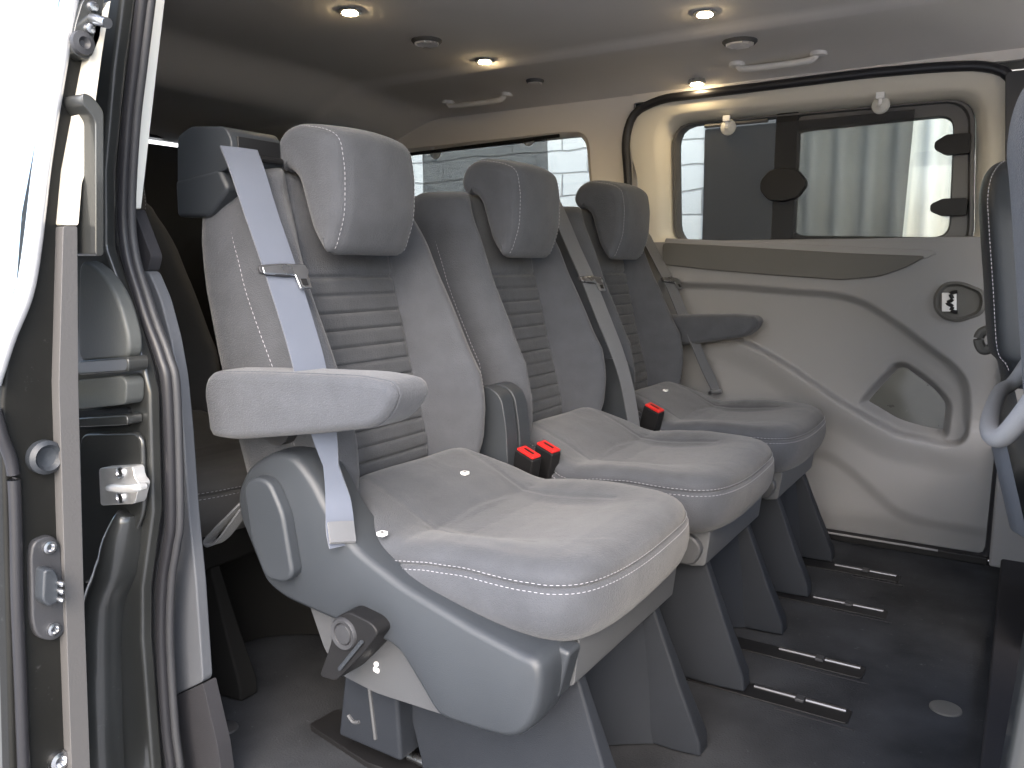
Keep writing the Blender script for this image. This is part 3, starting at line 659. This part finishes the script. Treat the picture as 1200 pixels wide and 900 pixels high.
def make_seat(name, label, yc, bs, belt='webg', group=None):
    """bs: -1 belt on the near side, +1 belt on the far side"""
    t = thing(name, label, 'car seat', (-.85, yc, 0), group)
    Yl = lambda y: yc+y
    bk = mesh('backrest', shift(BACK, yc), 'fabric', t, smooth=70)
    # rib panel is of a darker cloth
    me = bk.data; me.materials.append(M['rib'])
    for p in me.polygons:
        cc = p.center/S+Vector((-.85, 0, 0))
        if abs(cc.y) < .138 and .552 < cc.z < .975 and cc.x > float(xf(cc.z))-.03: p.material_index = 1
    cu = mesh('cushion', shift(CUSH, yc), 'fabric', t, smooth=70)
    hd = mesh('headrest', shift(HEAD, yc), 'fabric', t, smooth=70)
    for s in (-1, 1):
        mesh('post', tube([(-1.30, Yl(s*.06), 1.17), (-1.292, Yl(s*.06), 1.24)], .008, 12), 'steel', hd)
        mesh('sleeve', lathe((-1.31, Yl(s*.06), 1.19), (0, 0, 1), [(.022, 0), (.021, .012), (.010, .016)], 18), 'black', bk)
    # stitching
    sb = []
    for s in (-1, 1):
        for off in (.050, .057):
            sb.append(stitches([(backx(s*hwid(z), z)-off+.048, Yl(s*(hwid(z)+.0012)), z) for z in np.linspace(.56, 1.15, 60)]))
    for q_ in (0, 2): mesh('stitching', join(*sb[q_:q_+2]), 'thread', bk, smooth=0)
    def seam(dz, out): R = cush_ring(1.0, dz, out); R = R[NTH*62//100:]+R[:NTH*38//100]; return [(p[0], p[1]+yc, p[2]) for p in R]
    mesh('stitching', join(stitches(seam(-.0295, .0015)), stitches(seam(-.0425, .0055), r=.0006)), 'thread', cu, smooth=0)
    hp_ = HPROF; sh_ = []
    for s in (-1, 1):
        P = [(p[0]*1.0, Yl(s*.128), p[1]) for p in hp_]; c = hp_.mean(axis=0); P2 = []
        for i, p in enumerate(hp_):
            nr = NNH[i]
            e = max(0, (.129-.112)/.036); ins = .026*(1-math.sqrt(1-e*e)); q = p-nr*(ins-.0003)
            P2.append((q[0]-.012*(.129/.14)**2*float(sst(-1.24, -1.16, p[0])), Yl(s*.129*HW+HO), q[1]-(.010*(.129/.14)**2 if p[1] > 1.2 else 0)))
        k0 = int(np.argmin(hp_[:, 1])); P2 = P2[k0:]+P2[:k0]; 
        keep = [q for q in P2 if q[0] > -1.30 or q[2] > 1.25]
        sh_.append(stitches([q for q in P2 if q[0] > -1.20 and q[2] < 1.29 or q[2] > 1.262 and q[0] > -1.34]))
    for q_ in sh_: mesh('stitching', q_, 'thread', hd, smooth=0)
    # lower shell behind / under the cushion
    mesh('cushion_pan', prism(roundpoly([(-1.16, .40), (-1.16, .50), (-.62, .37), (-.60, .345), (-.62, .30), (-.66, .30), (-1.10, .30)], .02, 4), Yl(-.235), Yl(.235)), 'platep', t, bevel=.01)
    mesh('front_valance', prism(roundpoly([(-.618, .400), (-.588, .385), (-.598, .300), (-.640, .292), (-.66, .40)], .008, 3), Yl(-.215), Yl(.235)), 'val', t, bevel=.006)
    mesh('back_shell', prism(roundpoly([(-1.36, .48), (-1.48, 1.17), (-1.455, 1.17), (-1.34, .48)], .01, 3), Yl(-.20), Yl(.20)), 'dark', t, bevel=.01)
    # legs: fins flaring towards the floor
    for s in (-1, 1):
        y = Yl(.168*s); o = s
        rings = []
        for z, xfr, xre, w0, w1 in ((.345, -.625, -1.05, .022, .030), (.28, -.600, -1.03, .028, .036), (.15, -.548, -.98, .040, .05), (.04, -.500, -.94, .05, .06), (.004, -.497, -.935, .048, .058)):
            cyy = y+s*.010*(1-z/.35)
            rings.append([(xfr, cyy-w0*.5, z), (xfr, cyy+w0*.5, z), (xfr-.06, cyy+w1*.55, z), (xre, cyy+w1*.45, z), (xre, cyy-w1*.45, z), (xfr-.06, cyy-w1*.55, z)])
        mesh('leg', loft(rings), 'legplastic', t, bevel=.006)
    web = [[(-.640+.010*math.sin(math.pi*u)*-1-.05*math.sin(math.pi*u), Yl(-.17+.34*u), .34) for u in np.linspace(0, 1, 13)],
           [(-.600-.10*math.sin(math.pi*u), Yl(-.165+.33*u), .18) for u in np.linspace(0, 1, 13)],
           [(-.570-.16*math.sin(math.pi*u), Yl(-.165+.33*u), .006) for u in np.linspace(0, 1, 13)]]
    Vw, Fw = loft(web, False, False, close=False); Vb = [(x-.02, y_, z) for x, y_, z in Vw]; nW = len(Vw)
    mesh('leg_cover', (Vw+Vb, Fw+[[i+nW for i in f[::-1]] for f in Fw]), 'legplastic', t, smooth=50)
    # hinge cover at the side without a side panel
    for s in ((1,) if bs < 0 else (-1,)):
        pf = roundpoly([(-1.22, .42), (-1.20, .60), (-1.16, .69), (-1.11, .715), (-1.06, .69), (-1.045, .60), (-1.04, .47), (-1.0, .42)], .03, 5)
        y0, y1 = sorted((Yl(s*.275), Yl(s*.325)))
        mesh('hinge_cover', prism(pf, y0, y1), 'plastic', t, bevel=.016, seg=4)
    return t
def add_buckle(t, x, y, z, tilt=(.28, 0.05, 1), yaw=0.0):
    ax = Vector(tilt).normalized(); wd = Vector((.95, -.25, 0)); wd = (wd-ax*wd.dot(ax)).normalized(); nn = ax.cross(wd); c = Vector((x, y, z))
    def slab(h0, h1, w, d, m_, nm, par, bev):
        R = [[c+ax*h+wd*sx*w+nn*sy*d for sx, sy in ((-1, -1), (1, -1), (1, 1), (-1, 1))] for h in (h0, h1)]
        return mesh(nm, loft([[tuple(p) for p in r] for r in R]), m_, par, bevel=bev)
    b = slab(-.12, .022, .031, .017, 'black', 'buckle', t, .005)
    slab(.0222, .029, .028, .0145, 'red', 'release_button', b, .002)
    R = [c+ax*.0292+wd*sx*.016+nn*sy*.0025 for sx, sy in ((-1, -1), (1, -1), (1, 1), (-1, 1))]
    mesh('slot', loft([[tuple(p) for p in R], [tuple(p+ax*.0012) for p in R]]), 'slot', b, smooth=0)
    mesh('stalk', tube([c-ax*.065, c-ax*.12+Vector((-.01, 0, 0))], .012, 8), 'black', b)
    return b
def add_tongue(belt, p, along, across):
    """steel tongue with black loop riding on the webbing"""
    p = Vector(p); a = Vector(along).normalized(); c = Vector(across); c = (c-a*c.dot(a)).normalized(); nn = a.cross(c)
    if nn.x < 0: nn = -nn
    def T(pts, h0, h1): 
        return loft([[tuple(p+c*u+a*v+nn*h) for u, v in pts] for h in (h0, h1)])
    g_ = mesh('tongue', T([(.042, -.006), (.042, .008), (-.018, .012), (-.020, .040), (-.044, .040), (-.046, .010), (-.050, .004), (-.046, -.010), (.0, -.012)], .008, .013), 'steel', belt, bevel=.002)
    mesh('tongue_grip', T(roundpoly([(.048, -.010), (.048, .006), (.0, .012), (-.044, .010), (-.044, -.012), (0, -.014)], .005, 3), .004, .012), 'dark', g_, bevel=.003)
    mesh('slot', T([(-.026, .020), (-.026, .034), (-.038, .034), (-.038, .020)], .0132, .0138), 'slot', g_, smooth=0)
def tagx(t, x, y, nm='anchor_tag'):
    z = ztop(x, y-ORGY[t.name])+.004 if t.name in ORGY else .55
    R = roundpoly([(x-.008, y-.008), (x+.008, y-.008), (x+.008, y+.008), (x-.008, y+.008)], .003, 3)
    a = mesh(nm, prism(R, z-.004, z+.002, 'z'), 'tag', t, smooth=30)
    mesh('symbol', prism([(x-.003, y-.004), (x+.004, y-.004), (x+.004, y+.001), (x-.003, y+.003)], z+.002, z+.0024, 'z'), 'dark', a, smooth=0)
ORGY = {}
GRP = 'grey fabric seats in the middle row'
Y1, Y2, Y3 = 1.36, 2.02, 2.68
s1 = make_seat('reclining_seat', 'nearest grey fabric seat, with pale blue-grey belt and padded armrest beside the open door', Y1, -1, group=GRP); ORGY[s1.name] = Y1
s2 = make_seat('reclining_seat', 'middle grey fabric seat of the row, between the two seats with armrests', Y2, 1, group=GRP); ORGY[s2.name] = Y2
# third seat is a copy of the second
s3 = copy_tree(s2); s3.location.y = Y3*S; ORG[s3.name] = Vector((-.85, Y3, 0)); ORGY[s3.name] = Y3
tag(s3, 'farthest grey fabric seat of the row, beside the closed sliding door with ivory window surround')

# ---- armrests
def armrest(t, yc, m, y_in, y_out):
    prof = roundpoly([(-1.285, .705), (-1.295, .775), (-1.275, .808), (-1.10, .818), (-.90, .826), (-.835, .820), (-.822, .802), (-.838, .768), (-.872, .742), (-1.0, .718), (-1.22, .682), (-1.28, .682)], .03, 5)
    prof = np.array(resample(prof, 80)); c = prof.mean(axis=0); NA = norms(prof); rings = []
    for k, u in enumerate(np.concatenate([[0, .01, .04, .09, .16], np.linspace(.22, .76, 7), [.79, .81, .82, .83, .84, .85, .86, .88, .91, .96, .99, 1.0]])):
        e = abs(2*u-1); ins = .017*(1-math.sqrt(max(0, 1-max(0, (e-.5)/.5)**2))); R = []
        for i, p in enumerate(prof):
            nr = NA[i]
            g_ = .0035*math.exp(-((u-.84)/.010)**2)
            q = p-nr*(ins+g_); R.append((q[0], y_in+(y_out-y_in)*u, q[1]))
        rings.append(R)
    a = mesh('armrest', loft(rings), 'fabric', t, smooth=70)
    # seam line inset on the outer face
    y_s = y_out+(.0012 if y_out > y_in else -.0012)
    seam = [(c[0]+(p[0]-c[0])*.93, y_s-(.002 if y_out > y_in else -.002), c[1]+(p[1]-c[1])*.72+.004) for p in prof if p[1] > .745]
    mesh('bracket', lathe(((-1.2), (y_in), .70), (0, 1 if y_in > y_out else -1, 0), [(.04, -.01), (.04, .03), (.03, .04)], 20), 'dark', a)
    return a
armrest(s1, Y1, -1, 1.065, .965)
armrest(s3, Y3, 1, 2.965, 3.075)

# ---- side panel with lever on seat 1 (and mirrored, plain, on seat 3)
def side_panel(t, yo_, yi_, full=True):
    top = [(290, 600), (288, 572), (302, 543), (330, 526), (356, 530), (378, 560), (398, 600), (428, 640), (480, 680), (560, 728), (620, 760), (640, 768), (644, 790), (640, 825), (628, 850), (608, 860), (570, 850), (522, 834), (498, 792), (474, 753), (440, 738), (400, 722), (345, 698), (322, 680), (312, 655)]
    P = xzY(top, 1.05); P = roundpoly(P, .022, 4); P = np.array(resample(P, 170))
    # clean inward normals for an inset chamfer
    def inset(d):
        out = []
        for i in range(len(P)):
            tt = P[(i+2) % len(P)]-P[i-2]; nr = np.array((-tt[1], tt[0])); nr /= np.linalg.norm(nr)
            out.append(P[i]+nr*d*sgn)
        return out
    ar = sum(P[i][0]*P[(i+1) % len(P)][1]-P[(i+1) % len(P)][0]*P[i][1] for i in range(len(P))); sgn = 1 if ar > 0 else -1
    dy = yi_-yo_; rings = []
    for d, f in ((.013, 0), (.008, .02), (.003, .07), (.0, .16), (-.002, .5), (0, 1)): rings.append([(q[0], yo_+dy*f, q[1]) for q in inset(d)])
    sp_ = mesh('side_panel', loft(rings), 'plastic', t, smooth=60)
    return sp_
sp1 = side_panel(s1, 1.025, 1.115)
pad = roundpoly(xzY([(291, 566), (304, 556), (322, 562), (338, 600), (350, 672), (340, 681), (318, 676), (300, 630)], 1.015), .02, 5)
mesh('hinge_pad', prism(pad, 1.0, 1.03), 'plastic', sp1, bevel=.010, seg=4)
# top shelf between panel and cushion
P3 = [atY(a, b, 1.09) for a, b in ((398, 596), (430, 636), (480, 668), (560, 716), (640, 752), (668, 766))]
mesh('panel_shelf', prism([(p[0], p[2]) for p in P3]+[(-.60, .30), (-1.0, .32), (-1.10, .45)], 1.09, 1.135), 'plastic', sp1, bevel=.008)
lp = xzY([(356, 690), (430, 730), (470, 752), (560, 815), (620, 835), (560, 850), (520, 838), (440, 812), (398, 790), (380, 760)], 1.06)
mesh('lower_plate', prism(roundpoly(lp, .01, 3), 1.06, 1.09), 'platep', s1, bevel=.004)
# near rear leg + floor bracket
rl = xzY([(404, 782), (464, 800), (470, 894), (396, 862)], 1.12)
mesh('rear_leg', join(prism(rl, 1.12, 1.20)), 'legplastic', s1, bevel=.008)
q = [atY(a, b, 1.118) for a, b in ((432, 800), (440, 866))]
mesh('leg_rib', join(tube([q[0], q[1]], .004, 6), tube(spline([atY(408, 838, 1.118), atY(414, 846, 1.118), atY(421, 846, 1.118)], 4), .004, 6)), 'platep', s1)
zb_ = .003
mesh('floor_bracket', prism(roundpoly([atZ(a, b, 0)[:2] for a, b in ((362, 855), (395, 836), (480, 880), (600, 900), (600, 960), (430, 900))], .01, 3), .0, .012, 'z'), 'black', s1, bevel=.004)
mesh('rail_bar', tube([atZ(480, 885, .03), atZ(640, 960, .03)], .010, 12), 'steel', s1)
# recliner lever
kc = Vector(atY(408, 740, 1.0))
lv = mesh('recline_lever', prism(roundpoly(xzY([(396, 722), (412, 714), (440, 728), (448, 740), (430, 764), (398, 796), (378, 790), (392, 752)], 1.0), .012, 4), .99, 1.06), 'black', s1, bevel=.008)
mesh('knob', lathe(kc+Vector((0, -.005, 0)), (0, -1, 0), [(.030, -.02), (.030, .006), (.027, .011), (.021, .010), (.019, .006), (.017, .010), (.002, .011)], 28), 'dark', lv)
mesh('lever_rib', tube([atY(398, 784, .986), atY(424, 752, .986)], .004, 6), 'plastic', lv)
for px, py in ((393, 714), (441, 782)):
    x, y, z = atY(px, py, 1.058)
    mesh('pictogram', join(prism(roundpoly([(x-.006, z-.008), (x+.006, z-.010), (x+.006, z-.002), (x-.006, z)], .002, 2), 1.056, 1.0595), lathe((x, 1.0595, z+.006), (0, -1, 0), [(.005, 0), (.005, .003)], 12)) , 'tag', s1, smooth=0)
# pull strap loop
pth = spline([atY(a, b, 1.06) for a, b in ((288, 588), (276, 600), (258, 618), (246, 632), (250, 638), (262, 630), (276, 612), (289, 594))], 5)
mesh('pull_strap', strip(pth, (0, 1, .0), .030, .004), 'webg', s1)
# belt of seat 1
def guide(t, yc_, s, big=True):
    """belt guide housing on the shoulder; s = side"""
    y0, y1 = (1.085, 1.215) if big else (yc_+.14*s, yc_+.235*s)
    y0, y1 = min(y0, y1), max(y0, y1)
    top = prism(roundpoly([(-1.495, 1.165), (-1.485, 1.262), (-1.44, 1.277), (-1.34, 1.268), (-1.322, 1.245), (-1.322, 1.200), (-1.345, 1.185)], .012, 4), y0, y1)
    g_ = mesh('belt_guide', top, 'plastic' if big else 'dark', t, bevel=.010, seg=4)
    low = prism(roundpoly([(-1.50, 1.10), (-1.50, 1.175), (-1.36, 1.190), (-1.335, 1.150), (-1.40, 1.098)], .012, 4), y0-.002 if big else y0+.004, y0+.075)
    mesh('guide_foot', low, 'plastic' if big else 'dark', g_, bevel=.010, seg=4)
    mesh('guide_slot', box(-1.325, -1.3195, y0+.014, y1-.010, 1.208, 1.250), 'slot', g_, bevel=.002)
    mesh('slot_roller', tube([(-1.314, y0+.016, 1.211), (-1.314, y1-.014, 1.211)], .007, 10), 'black', g_)
    return g_
guide(s1, Y1, -1)
def belt(t, pts, acr, w, m, tongue_i, th=.004):
    P = spline(pts, 8); W = w
    if isinstance(w, list): W = list(np.interp(np.linspace(0, len(w)-1, len(P)), range(len(w)), w))
    A = acr
    if isinstance(acr, list):
        A = [tuple(np.array([np.interp(u, range(len(acr)), [a[k] for a in acr]) for k in range(3)])) for u in np.linspace(0, len(acr)-1, len(P))]
    b = mesh('seat_belt', strip(P, A, W, th), m, t, smooth=40); return b, P
bp = [atX(280, 174, -1.318), atX(290, 200, -1.285), atX(306, 250, -1.235), atX(330, 320, -1.165), atX(352, 390, -1.105), atX(364, 435, -1.062), atX(376, 490, -1.045), atX(388, 545, -1.038), atX(396, 585, -1.03), atX(399, 622, -1.01), atX(402, 640, -1.00)]
b1_, P1 = belt(s1, bp, [(0.25, 1, 0)]*6+[(0.5, .9, 0), (.9, .3, 0), (.8, .5, 0), (.5, 1, 0), (.5, 1, 0)], [.075, .072, .068, .066, .064, .062, .05, .03, .045, .052, .05], 'webb', 3)
i0 = 3*8; add_tongue(b1_, P1[i0], np.array(P1[i0+3])-np.array(P1[i0-3]), (-.25, -1, 0))
mesh('anchor_clip', prism(roundpoly([(-1.02, .485), (-1.0, .53), (-.985, .525), (-.985, .48)], .004, 2), 1.135, 1.15), 'steel', s1, bevel=.002)
mesh('belt_patch', strip([atX(399, 612, -1.012), atX(402, 636, -.992)], (.5, 1, 0), .046, .008), 'webg', b1_)
# belts of seats 2 and 3 (far shoulder)
for t, yc_, pts, tn in (
    (s2, Y2, [(646, 232, -1.345), (655, 250, -1.30), (672, 290, -1.245), (690, 330, -1.17), (706, 370, -1.11), (722, 410, -1.06), (733, 445, -1.03), (740, 480, -1.01), (744, 505, -1.0)], 3),
    (s3, Y3, [(751, 262, -1.35), (758, 280, -1.31), (772, 307, -1.25), (784, 330, -1.19), (800, 368, -1.12), (812, 395, -1.07), (824, 425, -1.03), (836, 450, -1.0), (838, 458, -.99)], 3)):
    g_ = mesh('belt_guide', prism(roundpoly([(-1.46, 1.12), (-1.45, 1.20), (-1.40, 1.215), (-1.35, 1.20), (-1.345, 1.15), (-1.38, 1.12)], .012, 4), yc_+.165, yc_+.235), 'dark', t, bevel=.01)
    P = [atX(a, b, x) for a, b, x in pts]
    b_, PP = belt(t, P, [(.35, 1, 0)]*len(P), [.060]*5+[.055, .05, .05, .045], 'webg', tn)
    i0 = tn*8; add_tongue(b_, PP[i0], np.array(PP[i0+3])-np.array(PP[i0-3]), (-.35, -1, 0))
    e = Vector(PP[-1]); mesh('anchor_clip', tube([e+Vector((-.01, -.03, -.005)), e+Vector((.01, .03, -.005))], .008, 8), 'steel', t)
# buckles
add_buckle(s1, *atY(618, 541, 1.665), (.26, -.15, 1)); add_buckle(s2, *atY(641, 534, 1.74), (.26, -.15, 1)); add_buckle(s3, *atY(765, 486, 2.38), (.30, -.2, 1))
for t in (s1,): 
    for px, py, yy in ((448, 625, Y1-.19), (545, 580, Y1+.06)):
        x, y, z = atY(px, py, yy); z2 = ztop(x, yy-Y1)
        for _ in range(20):
            p = atZ(px, py, ztop(x, min(max(y-Y1, -.26), .26))+.003); x, y = p[0], p[1]
        tagx(t, x, y)
tagx(s3, -1.06, Y3+.02)

# ---- dark back row
def restyle(o, fm):
    for ch in o.children_recursive:
        if ch.type != 'MESH': continue
        for i, sl_ in enumerate(ch.material_slots):
            sl_.link = 'OBJECT'; k = sl_.material.name if sl_.material else ''
            src = ch.data.materials[i].name
            sl_.material = M['backfab'] if 'fabric' in src else (M['backblack'] if 'plastic' in src or 'plate' in src or 'valance' in src else ch.data.materials[i])
M['backblack'] = mat('matte black plastic', (.010, .010, .010), .85, spec=.08)
M['backfab'] = mat('back row seat fabric', (.085, .084, .084), .95, bump=.5, bscale=800, var=.12, vscale=6, sheen=.1, spec=.2)  # separate tone for the back row, close to the middle row's grey
proto = None
for k, (dx, y, lab) in enumerate(((-.97, 1.36, 'dark grey fabric rear seat behind the door pillar, nearest of the back row'), (-.95, 2.13, 'dark grey fabric rear seat in the middle of the back row'), (-.95, 2.76, 'dark grey fabric rear seat of the back row by the quarter window'))):
    if proto is None:
        r3 = make_seat('rear_seat', lab, Y1, 1, group='black seats in the back row'); restyle(r3, None); proto = r3
    else:
        r3 = copy_tree(proto); tag(r3, lab)
    r3.location = (Vector((-.85+dx, y, 0)))*S

# ---- front seats at the right edge
def front_seat(label, y0, y1, xr, ztp, zlow=.60):
    t = thing('front_seat', label, 'car seat', (xr+.3, (y0+y1)/2, 0), 'front seats at the right edge')
    w2 = (y1-y0)/2; yc_ = (y0+y1)/2
    prof = [(xr+.05, zlow, .8), (xr+.035, zlow+.06, .95), (xr+.012, .80, 1), (xr-.008, .95, 1), (xr-.028, 1.10, .96), (xr-.036, ztp-.10, .88), (xr-.030, ztp-.045, .78), (xr-.01, ztp-.012, .62), (xr+.03, ztp, .45)]
    P = spline([(a, b, c) for a, b, c in prof], 5); rings = []
    for x, z, wv in P:
        R = []
        for k in range(48):
            a = 2*math.pi*k/48; c_, s_ = math.cos(a), math.sin(a); R.append((x+.09-.09*np.sign(c_)*abs(c_)**.45, yc_+w2*wv*np.sign(s_)*abs(s_)**.6, z))
        rings.append(R)
    bk = mesh('backrest', loft(rings), 'fabric', t, smooth=70)
    mesh('stitching', stitches([(x+.028, yc_-w2*wv-.001, z) for x, z, wv in P[4:36]], r=.0009), 'thread', bk, smooth=0)
    mesh('cushion', prism(roundpoly([(xr+.14, .40), (xr+.14, .52), (xr+.62, .52), (xr+.66, .46), (xr+.6, .38)], .04, 5), y0+.01, y1-.01), 'fabric', t, bevel=.03, seg=4)
    mesh('pedestal', prism(roundpoly([(xr+.16, 0), (xr+.16, .40), (xr+.55, .36), (xr+.55, 0)], .02, 4), y0+.03, y1-.03), 'pild', t, bevel=.01)
    return t, bk
f1, fb1 = front_seat('light grey fabric front seat back at the right edge, with a moulded pocket rim', 1.12, 1.70, -.005, 1.26)
rim = [(-.01, 1.135, .80), (-.028, 1.19, .79), (-.034, 1.40, .785), (-.028, 1.61, .79), (-.01, 1.675, .80)]
mesh('pocket_rim', tube(spline([(.025, 1.118, .87)]+rim+[(.025, 1.70, .87)], 6), .012, 12), 'trim', fb1, smooth=60)
mesh('pocket', loft([[(x+.0, y, z-.01) for x, y, z in spline(rim, 5)], [(x+.03, y, z-.12) for x, y, z in spline(rim, 5)], [(x+.07, y, z-.14) for x, y, z in spline(rim, 5)]], False, False, close=False), 'pil', fb1, smooth=60)
f2, fb2 = front_seat('charcoal grey front seat back farther across, partly hidden, with a bag hook', 2.30, 2.88, -.095, 1.27, .70)
for ch in [fb2]: ch.material_slots[0].link = 'OBJECT'; ch.material_slots[0].material = M['plastic']
hk = [atY(a, b, 2.6) for a, b in ((1162, 385), (1150, 390), (1147, 400), (1152, 410), (1162, 408))]
mesh('bag_hook', tube(spline(hk, 5), .014, 10), 'trimdark', fb2)

# ================================================================== BLINDS
def blind(name, label, pts, y, cups, rodp):
    p = [atY(a, b, y) for a, b in pts]; c = np.mean(np.array(p), axis=0)
    t = thing(name, label, 'sun blind', (c[0], y, min(q[2] for q in p)), 'mesh sun blinds on the far windows')
    mesh('blind_mesh', prism([(q[0], q[2]) for q in p], y, y+.0015), 'blind', t, smooth=0)
    mesh('blind_roller', tube([atY(a, b, y-.008) for a, b in rodp], .007, 10), 'frameg', t)
    for (a, b) in cups:
        q = atY(a, b, y-.02)
        k = mesh('suction_cup', lathe(q, (0, -1, 0), [(.030, -.004), (.026, .006), (.012, .012), (.008, .018)], 22), 'cup', t)
        mesh('hook', join(box(q[0]-.014, q[0]+.014, y-.045, y-.03, q[2]+.018, q[2]+.040), box(q[0]-.006, q[0]+.006, y-.04, y-.03, q[2]-.0, q[2]+.02)), 'tag', k, bevel=.003)
yb_ = DY+.048
blind('sun_blind', 'charcoal mesh blind across the sliding door window with two white suction hooks', [(826, 152), (1072, 128), (1056, 292), (823, 287)], yb_, [(853, 149), (1032, 123)], [(826, 148), (900, 141)])
blind('sun_blind', 'charcoal mesh blind in the quarter window behind the headrests', [(495, 176), (641, 158), (645, 300), (498, 300)], DY+.06, [(510, 179), (619, 163)], [(495, 176), (641, 158)])
